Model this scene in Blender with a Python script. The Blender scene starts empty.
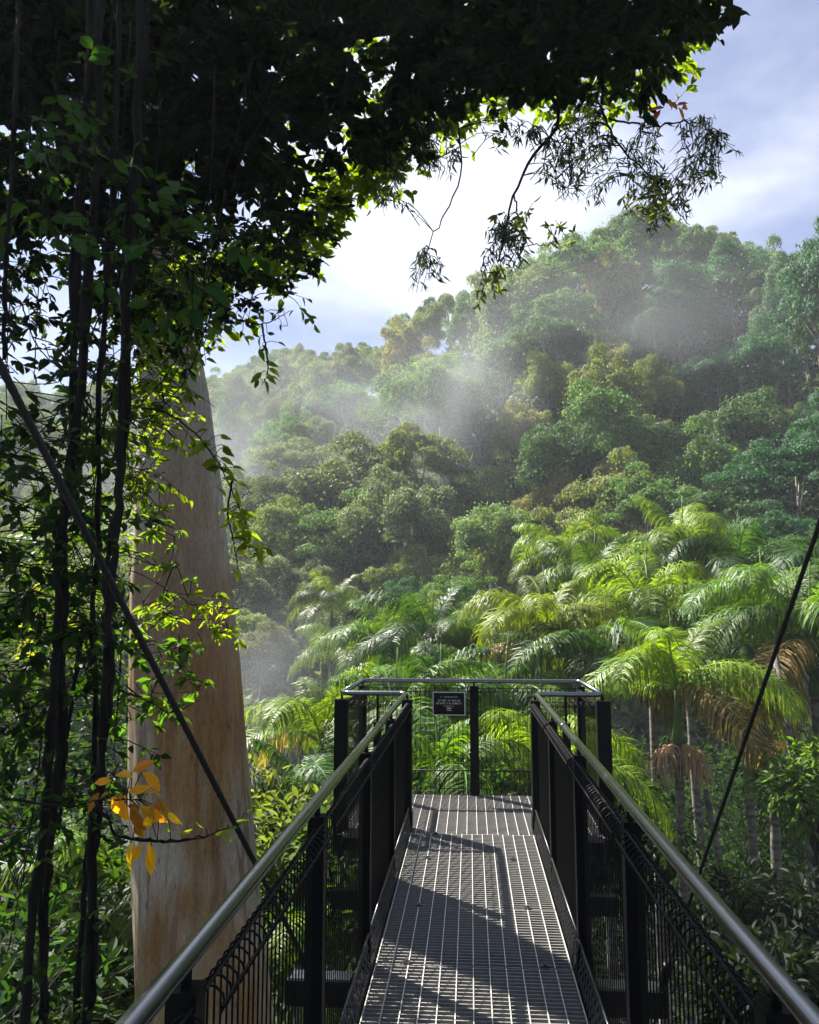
import bpy, math, random
import numpy as np
from math import radians as rad, sin, cos, pi, tan

rng = np.random.default_rng(7)
random.seed(7)
scene = bpy.context.scene
COL = scene.collection

# ---------------------------------------------------------------- camera
W, H, F = 819, 1024, 820.0
YAW, PITCH = rad(4.19), rad(7.23)
cam_d = bpy.data.cameras.new('camera')
cam = bpy.data.objects.new('camera', cam_d)
COL.objects.link(cam)
cam.rotation_euler = (rad(90) + PITCH, 0, YAW)
cam_d.sensor_fit = 'HORIZONTAL'
cam_d.sensor_width = 36.0
cam_d.lens = 36.0 * F / W
cam_d.clip_start = 0.05
cam_d.clip_end = 2000
scene.camera = cam

Rv = np.array([cos(YAW), sin(YAW), 0.0])
Fv = np.array([-sin(YAW) * cos(PITCH), cos(YAW) * cos(PITCH), sin(PITCH)])
Uv = np.array([sin(YAW) * sin(PITCH), -cos(YAW) * sin(PITCH), cos(PITCH)])


def ray(px, py):
    return Fv + Rv * ((px - W / 2) / F) + Uv * ((H / 2 - py) / F)


def at(px, py, d):
    """world point seen at pixel px,py at depth d"""
    return ray(px, py) * d


def aty(px, py, Y):
    r = ray(px, py)
    return r * (Y / r[1])


def project(P):
    P = np.asarray(P, float)
    z = P @ Fv
    return W / 2 + F * (P @ Rv) / z, H / 2 - F * (P @ Uv) / z, z


# ---------------------------------------------------------------- sky, sun, exposure
SUN_AZ = rad(-48)      # from +Y, negative = left
SUN_EL = rad(47)
SUN_STRENGTH = 5.0
SKY_STRENGTH = 0.05
world = bpy.data.worlds.new('World')
scene.world = world
world.use_nodes = True
nt = world.node_tree
nt.nodes.clear()
out = nt.nodes.new('ShaderNodeOutputWorld')
bg = nt.nodes.new('ShaderNodeBackground')
bg.inputs['Strength'].default_value = SKY_STRENGTH
sky = nt.nodes.new('ShaderNodeTexSky')
sky.sky_type = 'NISHITA'
sky.sun_disc = False
sky.sun_elevation = SUN_EL
sky.sun_rotation = SUN_AZ
sky.air_density = 1.3
sky.dust_density = 0.4
sky.ozone_density = 2.5
tc = nt.nodes.new('ShaderNodeTexCoord')
mp = nt.nodes.new('ShaderNodeMapping')
mp.inputs['Scale'].default_value = (1.0, 1.0, 2.2)
mp.inputs['Location'].default_value = (0.35, 0.1, 0.22)
nz = nt.nodes.new('ShaderNodeTexNoise')
nz.inputs['Scale'].default_value = 2.3
nz.inputs['Detail'].default_value = 5
nz.inputs['Roughness'].default_value = 0.58
# cloud bank: a dense white cloud in one direction of the sky, thin veils elsewhere
cdir = ray(415, 140)
cdir = cdir / np.linalg.norm(cdir)
dp = nt.nodes.new('ShaderNodeVectorMath'); dp.operation = 'DOT_PRODUCT'
dp.inputs[1].default_value = tuple(cdir)
mr = nt.nodes.new('ShaderNodeMapRange')
mr.inputs['From Min'].default_value = 0.968
mr.inputs['From Max'].default_value = 1.0
mr.inputs['To Min'].default_value = 0.0
mr.inputs['To Max'].default_value = 0.33
add = nt.nodes.new('ShaderNodeMath'); add.operation = 'ADD'
cr = nt.nodes.new('ShaderNodeMapRange')
cr.interpolation_type = 'SMOOTHSTEP'
cr.inputs['From Min'].default_value = 0.46
cr.inputs['From Max'].default_value = 0.82
cr.inputs['To Min'].default_value = 0.22
cr.inputs['To Max'].default_value = 1.0
mixc = nt.nodes.new('ShaderNodeMixRGB')
mixc.inputs['Color2'].default_value = (4.6, 4.9, 5.7, 1)
L = nt.links.new
L(tc.outputs['Generated'], mp.inputs['Vector'])
L(mp.outputs[0], nz.inputs['Vector'])
L(tc.outputs['Generated'], dp.inputs[0])
L(dp.outputs['Value'], mr.inputs['Value'])
L(nz.outputs['Fac'], add.inputs[0])
L(mr.outputs[0], add.inputs[1])
L(add.outputs[0], cr.inputs['Value'])
L(cr.outputs[0], mixc.inputs['Fac'])
tint = nt.nodes.new('ShaderNodeMixRGB'); tint.blend_type = 'MULTIPLY'
tint.inputs['Fac'].default_value = 1.0
tint.inputs['Color2'].default_value = (.215, 0.275, .48, 1)
L(sky.outputs[0], tint.inputs['Color1'])
L(tint.outputs[0], mixc.inputs['Color1'])
L(mixc.outputs[0], bg.inputs['Color'])
L(bg.outputs[0], out.inputs['Surface'])

sun_d = bpy.data.lights.new('sun', 'SUN')
sun_d.energy = SUN_STRENGTH
sun_d.angle = rad(0.5)
sun_d.color = (1.0, 0.95, 0.85)
sun = bpy.data.objects.new('sun', sun_d)
COL.objects.link(sun)
to_sun = np.array([sin(SUN_AZ) * cos(SUN_EL), cos(SUN_AZ) * cos(SUN_EL), sin(SUN_EL)])
from mathutils import Vector
sun.rotation_euler = Vector(to_sun).to_track_quat('Z', 'Y').to_euler()

scene.view_settings.view_transform = 'Standard'
scene.view_settings.look = 'None'
scene.view_settings.exposure = 2.15
scene.view_settings.gamma = 1.0
scene.view_settings.use_curve_mapping = False
scene.render.engine = 'CYCLES'
cy = scene.cycles
cy.use_denoising = True
cy.max_bounces = 5
cy.diffuse_bounces = 1
cy.glossy_bounces = 2
cy.transmission_bounces = 3
cy.transparent_max_bounces = 8
cy.volume_bounces = 0
cy.volume_step_rate = 1.0
cy.volume_max_steps = 64
cy.sample_clamp_indirect = 4.0
cy.sample_clamp_direct = 30.0
cy.caustics_reflective = False
cy.caustics_refractive = False


# ---------------------------------------------------------------- helpers
def link(o, parent=None):
    COL.objects.link(o)
    if parent is not None:
        o.parent = parent
    return o


def tag(o, label=None, cat=None, group=None, kind=None):
    if label: o['label'] = label
    if cat: o['category'] = cat
    if group: o['group'] = group
    if kind: o['kind'] = kind
    return o


def empty(name, loc=(0, 0, 0), rz=0.0, scale=1.0):
    o = bpy.data.objects.new(name, None)
    o.location = [float(v) for v in loc]
    o.rotation_euler = (0, 0, rz)
    o.scale = (scale,) * 3
    o.empty_display_size = 0.2
    return link(o)


class MB:
    """collects vertices and faces (3 or 4 corners)"""
    def __init__(s):
        s.v = []; s.f3 = []; s.f4 = []; s.n = 0

    def add(s, v, f4=None, f3=None):
        v = np.asarray(v, np.float32).reshape(-1, 3)
        if f4 is not None and len(f4): s.f4.append(np.asarray(f4, np.int32).reshape(-1, 4) + s.n)
        if f3 is not None and len(f3): s.f3.append(np.asarray(f3, np.int32).reshape(-1, 3) + s.n)
        s.v.append(v); s.n += len(v)
        return s

    def mesh(s, name, mat, smooth=True):
        me = bpy.data.meshes.new(name)
        V = np.concatenate(s.v) if s.v else np.zeros((0, 3), np.float32)
        f3 = np.concatenate(s.f3) if s.f3 else np.zeros((0, 3), np.int32)
        f4 = np.concatenate(s.f4) if s.f4 else np.zeros((0, 4), np.int32)
        me.vertices.add(len(V)); me.vertices.foreach_set('co', V.ravel())
        nl = f3.size + f4.size
        me.loops.add(nl)
        me.loops.foreach_set('vertex_index', np.concatenate([f3.ravel(), f4.ravel()]).astype(np.int32))
        me.polygons.add(len(f3) + len(f4))
        st = np.concatenate([np.arange(len(f3)) * 3, f3.size + np.arange(len(f4)) * 4]).astype(np.int32)
        me.polygons.foreach_set('loop_start', st)
        me.polygons.foreach_set('use_smooth', np.full(len(st), smooth))
        me.update(calc_edges=True)
        me.validate()
        if mat: me.materials.append(mat)
        return me

    def build(s, name, mat, parent=None, smooth=True):
        return link(bpy.data.objects.new(name, s.mesh(name, mat, smooth)), parent)

    def box(s, c, h, rot=None):
        c = np.asarray(c, float)
        V = np.array([[x, y, z] for z in (-1, 1) for y in (-1, 1) for x in (-1, 1)], float) * np.asarray(h)
        if rot is not None: V = V @ np.asarray(rot).T
        F4 = [(0, 2, 3, 1), (4, 5, 7, 6), (0, 1, 5, 4), (2, 6, 7, 3), (0, 4, 6, 2), (1, 3, 7, 5)]
        return s.add(V + c, F4)

    def tube(s, P, R, sides=8, caps=True, wob=0.0):
        P = np.asarray(P, float); n = len(P)
        R = np.full(n, R, float) if np.isscalar(R) else np.asarray(R, float)
        T = np.gradient(P, axis=0)
        T /= np.linalg.norm(T, axis=1)[:, None] + 1e-9
        ref = np.array([0, 0, 1.0]) if abs(T[0][2]) < 0.9 else np.array([1.0, 0, 0])
        a = np.cross(T[0], ref); a /= np.linalg.norm(a)
        ang = np.arange(sides) * 2 * pi / sides
        V = []
        for i in range(n):
            a = a - T[i] * (a @ T[i]); a /= np.linalg.norm(a) + 1e-9
            b = np.cross(T[i], a)
            r = R[i] * (1 + wob * rng.normal(size=sides)) if wob else R[i]
            V.append(P[i] + (np.cos(ang) * r)[:, None] * a + (np.sin(ang) * r)[:, None] * b)
        V = np.concatenate(V)
        i, j = np.meshgrid(np.arange(n - 1), np.arange(sides), indexing='ij')
        i = i.ravel(); j = j.ravel(); k = (j + 1) % sides
        F4 = np.stack([i * sides + j, i * sides + k, (i + 1) * sides + k, (i + 1) * sides + j], 1)
        f3 = []
        if caps:
            V = np.vstack([V, P[0], P[-1]])
            c0, c1 = n * sides, n * sides + 1
            for q in range(sides):
                f3.append((c0, (q + 1) % sides, q))
                f3.append((c1, (n - 1) * sides + q, (n - 1) * sides + (q + 1) % sides))
        return s.add(V, F4, f3)


def unit(v):
    return v / (np.linalg.norm(v, axis=-1, keepdims=True) + 1e-9)


T_SIMPLE = (np.array([[0, 0, 0], [.3, .5, .1], [.68, .42, .06], [1, 0, -.08], [.68, -.42, .06], [.3, -.5, .1]]),
            [(0, 3, 2, 1), (0, 5, 4, 3)], [])
T_FINE = (np.array([[0, 0, 0], [.28, .42, .10], [.28, 0, 0], [.28, -.42, .10], [.6, .44, .06], [.6, 0, -.03],
                    [.6, -.44, .06], [.86, .2, -.06], [.86, 0, -.1], [.86, -.2, -.06], [1.04, 0, -.17]]),
          [(2, 5, 4, 1), (3, 6, 5, 2), (5, 8, 7, 4), (6, 9, 8, 5)],
          [(0, 2, 1), (0, 3, 2), (8, 10, 7), (9, 10, 8)])
T_CARD = (np.array([[0, 0, 0], [.5, .5, .12], [1, 0, -.05], [.5, -.5, .12]]), [(0, 3, 2, 1)], [])
T_LANCE = (np.array([[0, 0, 0], [.4, .5, 0], [1, 0, -.12], [.4, -.5, 0]]), [(0, 3, 2, 1)], [])


def leaves(mb, P, D, N, Ln, Wd, T=T_SIMPLE):
    P = np.asarray(P, float); D = unit(np.asarray(D, float)); N = np.asarray(N, float)
    S = unit(np.cross(N, D)); N = np.cross(D, S)
    tv, t4, t3 = T
    n, m = len(P), len(tv)
    Ln = np.broadcast_to(Ln, (n,)); Wd = np.broadcast_to(Wd, (n,))
    V = P[:, None] + tv[None, :, 0:1] * (D * Ln[:, None])[:, None] + tv[None, :, 1:2] * (S * Wd[:, None])[:, None] \
        + tv[None, :, 2:3] * (N * Ln[:, None])[:, None]
    off = (np.arange(n) * m)[:, None, None]
    f4 = (np.array(t4)[None] + off).reshape(-1, 4) if t4 else None
    f3 = (np.array(t3)[None] + off).reshape(-1, 3) if t3 else None
    mb.add(V.reshape(-1, 3), f4, f3)


def rdir(n):
    return unit(rng.normal(size=(n, 3)))


# ---------------------------------------------------------------- materials
def newmat(name):
    m = bpy.data.materials.new(name); m.use_nodes = True
    t = m.node_tree; t.nodes.clear()
    o = t.nodes.new('ShaderNodeOutputMaterial')
    return m, t, o


def leaf_mat(name, color=None, trans=0.38, rough=0.5, spec=0.35, tcol=(1.5, 1.6, 0.35), var=0.45):
    """diffuse/gloss leaf with light through it; colour is obj.color when color is None"""
    m, t, o = newmat(name)
    p = t.nodes.new('ShaderNodeBsdfPrincipled')
    p.inputs['Roughness'].default_value = rough
    p.inputs['Specular IOR Level'].default_value = spec
    tr = t.nodes.new('ShaderNodeBsdfTranslucent')
    mx = t.nodes.new('ShaderNodeMixShader'); mx.inputs[0].default_value = trans
    geo = t.nodes.new('ShaderNodeNewGeometry')
    mr_ = t.nodes.new('ShaderNodeMapRange')
    mr_.inputs['To Min'].default_value = 1 - var
    mr_.inputs['To Max'].default_value = 1 + var
    t.links.new(geo.outputs['Random Per Island'], mr_.inputs['Value'])
    hs = t.nodes.new('ShaderNodeHueSaturation')
    hv = t.nodes.new('ShaderNodeMapRange')
    hv.inputs['To Min'].default_value = 0.475
    hv.inputs['To Max'].default_value = 0.515
    ml = t.nodes.new('ShaderNodeMath'); ml.operation = 'FRACT'
    m2 = t.nodes.new('ShaderNodeMath'); m2.operation = 'MULTIPLY'; m2.inputs[1].default_value = 37.7
    t.links.new(geo.outputs['Random Per Island'], m2.inputs[0]); t.links.new(m2.outputs[0], ml.inputs[0])
    t.links.new(ml.outputs[0], hv.inputs['Value']); t.links.new(hv.outputs[0], hs.inputs['Hue'])
    t.links.new(mr_.outputs[0], hs.inputs['Value'])
    if color is None:
        oi = t.nodes.new('ShaderNodeObjectInfo')
        t.links.new(oi.outputs['Color'], hs.inputs['Color'])
    else:
        hs.inputs['Color'].default_value = (*color, 1)
    t.links.new(hs.outputs[0], p.inputs['Base Color'])
    tm = t.nodes.new('ShaderNodeMixRGB'); tm.blend_type = 'MULTIPLY'; tm.inputs[0].default_value = 1
    tm.inputs['Color2'].default_value = (*tcol, 1)
    t.links.new(hs.outputs[0], tm.inputs['Color1'])
    t.links.new(tm.outputs[0], tr.inputs['Color'])
    t.links.new(p.outputs[0], mx.inputs[1]); t.links.new(tr.outputs[0], mx.inputs[2])
    t.links.new(mx.outputs[0], o.inputs['Surface'])
    return m


def bark_mat(name, c1, c2, scale=8.0, stretch=0.12, rough=0.85, bump=0.5):
    m, t, o = newmat(name)
    p = t.nodes.new('ShaderNodeBsdfPrincipled'); p.inputs['Roughness'].default_value = rough; p.inputs['Specular IOR Level'].default_value = .15
    tc_ = t.nodes.new('ShaderNodeTexCoord')
    mp_ = t.nodes.new('ShaderNodeMapping'); mp_.inputs['Scale'].default_value = (1, 1, stretch)
    n = t.nodes.new('ShaderNodeTexNoise'); n.inputs['Scale'].default_value = scale; n.inputs['Detail'].default_value = 5
    r = t.nodes.new('ShaderNodeValToRGB')
    r.color_ramp.elements[0].position = .35; r.color_ramp.elements[0].color = (*c1, 1)
    r.color_ramp.elements[1].position = .7; r.color_ramp.elements[1].color = (*c2, 1)
    b = t.nodes.new('ShaderNodeBump'); b.inputs['Strength'].default_value = bump; b.inputs['Distance'].default_value = .02
    for a_, b_ in ((tc_.outputs['Object'], mp_.inputs[0]), (mp_.outputs[0], n.inputs['Vector']), (n.outputs['Fac'], r.inputs[0]),
                   (r.outputs[0], p.inputs['Base Color']), (n.outputs['Fac'], b.inputs['Height']), (b.outputs[0], p.inputs['Normal']),
                   (p.outputs[0], o.inputs['Surface'])):
        t.links.new(a_, b_)
    return m


def plain_mat(name, c, rough=0.5, metal=0.0, nscale=30, var=0.25, bump=0.15):
    m, t, o = newmat(name)
    p = t.nodes.new('ShaderNodeBsdfPrincipled')
    p.inputs['Roughness'].default_value = rough; p.inputs['Metallic'].default_value = metal
    if metal == 0: p.inputs['Specular IOR Level'].default_value = .12
    tc_ = t.nodes.new('ShaderNodeTexCoord')
    n = t.nodes.new('ShaderNodeTexNoise'); n.inputs['Scale'].default_value = nscale; n.inputs['Detail'].default_value = 4
    r = t.nodes.new('ShaderNodeMapRange'); r.inputs['To Min'].default_value = 1 - var; r.inputs['To Max'].default_value = 1 + var
    x = t.nodes.new('ShaderNodeMixRGB'); x.blend_type = 'MULTIPLY'; x.inputs[0].default_value = 1
    x.inputs['Color1'].default_value = (*c, 1)
    rr = t.nodes.new('ShaderNodeMapRange'); rr.inputs['To Min'].default_value = rough * .8; rr.inputs['To Max'].default_value = min(1, rough * 1.3)
    b = t.nodes.new('ShaderNodeBump'); b.inputs['Strength'].default_value = bump; b.inputs['Distance'].default_value = .002
    for a_, b_ in ((tc_.outputs['Object'], n.inputs['Vector']), (n.outputs['Fac'], r.inputs[0]), (r.outputs[0], x.inputs['Color2']),
                   (x.outputs[0], p.inputs['Base Color']), (n.outputs['Fac'], rr.inputs[0]), (rr.outputs[0], p.inputs['Roughness']),
                   (n.outputs['Fac'], b.inputs['Height']), (b.outputs[0], p.inputs['Normal']), (p.outputs[0], o.inputs['Surface'])):
        t.links.new(a_, b_)
    return m


M_tree = leaf_mat('hill_foliage', None, trans=0.4, rough=.6, spec=.3, tcol=(1.35, 1.5, .5))
M_palm = leaf_mat('palm_leaflet', None, trans=0.42, rough=.5, spec=.25, tcol=(1.9, 1.9, .3), var=.45)
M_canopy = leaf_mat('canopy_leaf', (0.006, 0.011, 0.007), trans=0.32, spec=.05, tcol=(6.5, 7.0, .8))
M_vine = leaf_mat('vine_leaf', None, trans=0.5, rough=.55, spec=.12, tcol=(1.6, 1.7, .35), var=.35)
M_gumleaf = leaf_mat('gum_leaf', (0.05, 0.07, 0.035), trans=0.3, tcol=(1.5, 1.6, .6))
M_orange = leaf_mat('orange_leaf', None, trans=0.55, tcol=(1.6, 1.2, .4), var=.55)
M_bark = bark_mat('dark_bark', (.004, .0035, .003), (.019, .016, .0125), 22, .25)
M_bark2 = bark_mat('grey_bark', (.10, .09, .075), (.28, .26, .22), 6, .3)
M_palmtrunk = bark_mat('palm_bark', (.06, .055, .045), (.21, .19, .155), 3, 4.0)
M_shaft = plain_mat('crownshaft_green', (.09, .14, .04), .45, 0, 5, .3)
M_flower = plain_mat('palm_flower_strands', (.55, .34, .20), .7, 0, 12, .35)
M_steel = plain_mat('galvanised_steel', (.18, .185, .195), .2, .97, 45, .15, .08)
M_deck = plain_mat('grating_steel', (.50, .48, .45), .5, .55, 40, .3, .3)
M_rod = plain_mat('grating_cross_bar', (.21, .205, .195), .6, .3, 25, .4, .3)
M_kick = plain_mat('kick_mesh_steel', (.06, .06, .06), .35, .8, 40, .3, .3)
M_black = plain_mat('black_powder_coat', (.0025, .0025, .003), .45, 0, 50, .2, .1)
M_cable = plain_mat('cable_steel', (.016, .015, .014), .6, .4, 40, .3, .3)

# ground material
m, t, o = newmat('forest_floor')
p = t.nodes.new('ShaderNodeBsdfPrincipled'); p.inputs['Roughness'].default_value = .95
n = t.nodes.new('ShaderNodeTexNoise'); n.inputs['Scale'].default_value = 1.3; n.inputs['Detail'].default_value = 8
tc_ = t.nodes.new('ShaderNodeTexCoord')
r = t.nodes.new('ShaderNodeValToRGB')
r.color_ramp.elements[0].position = .35; r.color_ramp.elements[0].color = (.006, .010, .004, 1)
r.color_ramp.elements[1].position = .7; r.color_ramp.elements[1].color = (.018, .017, .010, 1)
t.links.new(tc_.outputs['Object'], n.inputs['Vector']); t.links.new(n.outputs['Fac'], r.inputs[0])
t.links.new(r.outputs[0], p.inputs['Base Color']); t.links.new(p.outputs[0], o.inputs['Surface'])
M_ground = m

# ---------------------------------------------------------------- terrain
SKY_PX = [-500, 0, 190, 230, 270, 330, 380, 400, 440, 480, 500, 560, 610, 650, 700, 760, 784, 800, 830, 1000, 1400]
SKY_PY = [340, 375, 388, 368, 348, 346, 352, 318, 300, 290, 268, 246, 226, 216, 232, 240, 272, 250, 238, 245, 300]
RNG_PX = [-500, 190, 380, 420, 500, 650, 770, 800, 1400]
RNG_Y = [125, 135, 122, 108, 92, 96, 92, 74, 74]
TREE_H = 10.0


def smooth01(t):
    t = np.clip(t, 0, 1)
    return t * t * (3 - 2 * t)


def terrain(x, y):
    x = np.asarray(x, float); y = np.asarray(y, float)
    yy = np.maximum(y, 20.0)
    px = np.clip(470 + F * x / yy, -500, 1400)
    spy = np.interp(px, SKY_PX, SKY_PY)
    R = np.interp(px, RNG_PX, RNG_Y)
    # height of the skyline at distance R
    u = (px - W / 2) / F; v = (H / 2 - spy) / F
    dy = Fv[1] + Rv[1] * u + Uv[1] * v; dz = Fv[2] + Rv[2] * u + Uv[2] * v
    zr = dz / dy * R - TREE_H
    y0 = 34.0
    z0 = -11.0
    tt = (yy - y0) / (R - y0)
    z = z0 + (zr - z0) * np.clip(tt, 0, 1) ** 1.05
    z = np.where(tt > 1, zr - (yy - R) * 0.35, z)
    z = np.where(tt < 0, z0 - 4 * smooth01((y0 - y) / 25), z)
    # a gully between the two spurs
    g = np.exp(-((px - 492) / 34) ** 2) * smooth01((yy - 42) / 12) * smooth01((94 - yy) / 30)
    z = z - 9 * g
    g2 = np.exp(-((px - 400) / 26) ** 2) * smooth01((yy - 65) / 20) * smooth01((118 - yy) / 30)
    z = z - 7 * g2
    z = z + 1.6 * np.sin(x * .13 + 1.3) * np.sin(y * .11) * smooth01((yy - 30) / 20)
    return z


gx = np.concatenate([np.linspace(-170, -40, 40), np.linspace(-38, 60, 90), np.linspace(63, 150, 30)])
gy = np.concatenate([np.linspace(-30, 30, 40), np.linspace(31, 150, 110), np.linspace(153, 172, 8)])
X, Yg = np.meshgrid(gx, gy)
Z = terrain(X, Yg)
V = np.stack([X, Yg, Z], -1).reshape(-1, 3)
ny, nx = X.shape
ii, jj = np.meshgrid(np.arange(ny - 1), np.arange(nx - 1), indexing='ij')
q = (ii * nx + jj).ravel()
ground = MB().add(V, np.stack([q, q + 1, q + nx + 1, q + nx], 1)).build('ground', M_ground)
tag(ground, 'dark forest floor falling into the valley and rising as the hillside', kind='structure')

# ---------------------------------------------------------------- rainforest trees on the hill
def crown_mesh(kind, seed):
    """a lumpy broadleaf crown of leaf clumps about a unit-scale tree 10 m tall"""
    global rng
    keep = rng; rng = np.random.default_rng(seed)
    mb = MB()
    if kind == 'round':   nb, rx, rz, cz, br = 60, 3.5, 3.0, 7.2, (.5, 1.25)
    elif kind == 'tall':  nb, rx, rz, cz, br = 60, 2.7, 4.2, 7.0, (.45, 1.1)
    elif kind == 'flat':  nb, rx, rz, cz, br = 56, 4.2, 2.0, 8.2, (.5, 1.2)
    elif kind == 'layered': nb, rx, rz, cz, br = 52, 3.9, 3.5, 7.0, (.5, 1.2)
    else:                 nb, rx, rz, cz, br = 44, 3.2, 3.5, 7.4, (.4, 1.0)
    d = rdir(nb); d[:, 2] = np.abs(d[:, 2]) * 1.1 - .35
    d = unit(d)
    C = d * np.array([rx, rx, rz]) * rng.uniform(.50, 1.05, (nb, 1)) * (1 + .28 * np.sin(d[:, :1] * 4 + seed) * np.cos(d[:, 1:2] * 5 + seed * 2))
    C[:, 2] += cz
    for c in C:
        r = rng.uniform(*br)
        fl = .55 if kind in ('flat', 'layered') else .85
        n = int(560 * r * r)
        dd = rdir(n); dd[:, 2] = np.where(dd[:, 2] < -.3, -dd[:, 2], dd[:, 2])
        # small lobes on each clump
        lob = 1 + .22 * np.sin(dd[:, 0] * 7 + c[0] * 3) * np.sin(dd[:, 1] * 7 + c[1]) * np.cos(dd[:, 2] * 6)
        Pp = c + dd * (r * lob * rng.uniform(.72, 1.06, n))[:, None] * np.array([1, 1, fl])
        nn = unit(dd + rdir(n) * .55)
        dv = unit(np.cross(nn, rdir(n)) + np.array([0, 0, -.35]))
        s = rng.uniform(.12, .25, n)
        leaves(mb, Pp, dv, nn, s, s * .7, T_CARD)
    # straggling outer sprays
    n = 500
    dd = rdir(n); dd[:, 2] = np.abs(dd[:, 2]) - .3
    Pp = dd * np.array([rx, rx, rz]) * rng.uniform(1.1, 1.42, (n, 1)); Pp[:, 2] += cz
    leaves(mb, Pp, rdir(n), rdir(n), .24, .15, T_CARD)
    me = mb.mesh('crown_' + kind, M_tree, smooth=False)
    # trunk with limbs
    tb = MB()
    top = np.array([rng.normal() * .3, rng.normal() * .3, cz])
    Pt = np.array([[0, 0, -1.5], [0.1, 0, 1.5], top * [.5, .5, .55], top * [1, 1, .85]])
    tb.tube(Pt, [.28, .22, .17, .1], 7)
    for k in range(6):
        e = C[rng.integers(nb)] * .9 + np.array([0, 0, cz]) * .1
        b0 = Pt[2] + (Pt[3] - Pt[2]) * rng.uniform(0, .8)
        tb.tube([b0, (b0 + e) / 2 + [0, 0, -.2], e], [.09, .06, .03], 5)
    mt = tb.mesh('tree_trunk', M_bark2)
    rng = keep
    return me, mt


KINDS = {}
for i, k in enumerate(['round', 'round', 'tall', 'flat', 'layered', 'loose', 'round', 'tall']):
    KINDS.setdefault(k, []).append(crown_mesh(k, 100 + i))

COLS = {  # name, base colour
    'sage green': (.120, .155, .070), 'olive green': (.125, .155, .042), 'mid green': (.070, .135, .036),
    'dark green': (.040, .088, .032), 'yellow green': (.150, .195, .035), 'blue green': (.030, .092, .050),
    'grey green': (.105, .125, .080), 'straw tinged green': (.20, .185, .065)}
ORD = ['', 'first', 'second', 'third', 'fourth', 'fifth', 'sixth', 'seventh', 'eighth', 'ninth', 'tenth', 'eleventh', 'twelfth',
       'thirteenth', 'fourteenth', 'fifteenth', 'sixteenth', 'seventeenth', 'eighteenth', 'nineteenth', 'twentieth',
       'twenty-first', 'twenty-second', 'twenty-third', 'twenty-fourth', 'twenty-fifth', 'twenty-sixth', 'twenty-seventh',
       'twenty-eighth', 'twenty-ninth', 'thirtieth']
SHAPE_W = {'round': 'round crowned', 'tall': 'tall crowned', 'flat': 'flat topped', 'layered': 'layered', 'loose': 'loose leaved'}


def make_tree(P, scale, kind, cname, label, group, zs=1.0, name='rainforest_tree', var=None, sxy=1.0):
    o = empty(name, P, rng.uniform(0, 2 * pi), scale)
    o.scale = (scale * sxy, scale * sxy, scale * zs)
    tag(o, label, 'tree', group)
    me, mt = KINDS[kind][rng.integers(len(KINDS[kind])) if var is None else var]
    c = link(bpy.data.objects.new('crown', me), o)
    b = np.array(COLS[cname]) * rng.uniform(.85, 1.15) * (1 + rng.normal(size=3) * .04)
    c.color = (*(b * 1.15), 1)
    link(bpy.data.objects.new('trunk', mt), o)
    return o


def R_at(px):
    return float(np.interp(px, RNG_PX, RNG_Y))


HILL = 'rainforest trees covering the misty hillside'
row = 0
y = 49.0
while y < 138:
    sp = 4.7 + (y - 43) * .022
    lst = []
    xs = np.arange(-.66 * y, .52 * y, sp)
    for x in xs:
        xx = x + rng.normal() * sp * .28; yy = y + rng.normal() * sp * .33
        px = 470 + F * xx / yy
        R = np.interp(px, RNG_PX, RNG_Y)
        if yy > R + 9 or px < -60 or px > 870: continue
        if px < 150 and rng.random() < .35: continue
        if y < 50 and (px < 300 or px > 640): pass
        z = float(terrain(xx, yy))
        tx, ty, _ = project((xx, yy, z + 11))
        if ty > 640: continue
        lst.append((px, xx, yy, z))
    if lst:
        row += 1
        lst.sort()
        for k, (px, xx, yy, z) in enumerate(lst, 1):
            if px < 400: wk, wc = ['round', 'flat', 'layered', 'round', 'loose', 'tall'], ['grey green', 'sage green', 'grey green', 'mid green', 'olive green']
            elif px < 640: wk, wc = ['tall', 'round', 'loose', 'tall', 'layered', 'flat'], ['olive green', 'sage green', 'mid green', 'straw tinged green', 'dark green', 'yellow green', 'olive green']
            else: wk, wc = ['round', 'tall', 'layered', 'flat', 'loose'], ['mid green', 'dark green', 'blue green', 'sage green', 'olive green', 'dark green']
            kd = wk[rng.integers(len(wk))]; cn = wc[rng.integers(len(wc))]
            near = smooth01((95 - yy) / 45)
            s = rng.uniform(.50, .95) * (.92 if near > .5 else 1.05)
            if rng.random() < .12: s *= 1.3
            zs = rng.uniform(.95, 1.45)
            if yy > R_at(px) - 14:
                zt = aty(px, float(np.interp(px, SKY_PX, SKY_PY)), yy)[2] + rng.normal() * 1.3
                zs = float(np.clip((zt - z) / (10.8 * s), .7, 1.9))
            lab = f"{cn} {SHAPE_W[kd]} tree, {ORD[k]} from left in row {ORD[row]} up the misty hillside"
            zc = aty(px, float(np.interp(px, SKY_PX, SKY_PY)), yy)[2] + 1.0
            zs = max(.6, min(zs, (zc - z) / (10.8 * s)))
            make_tree((xx, yy, z - .4), s, kd, cn, lab, HILL, zs=zs)
    y += sp * .92

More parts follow.
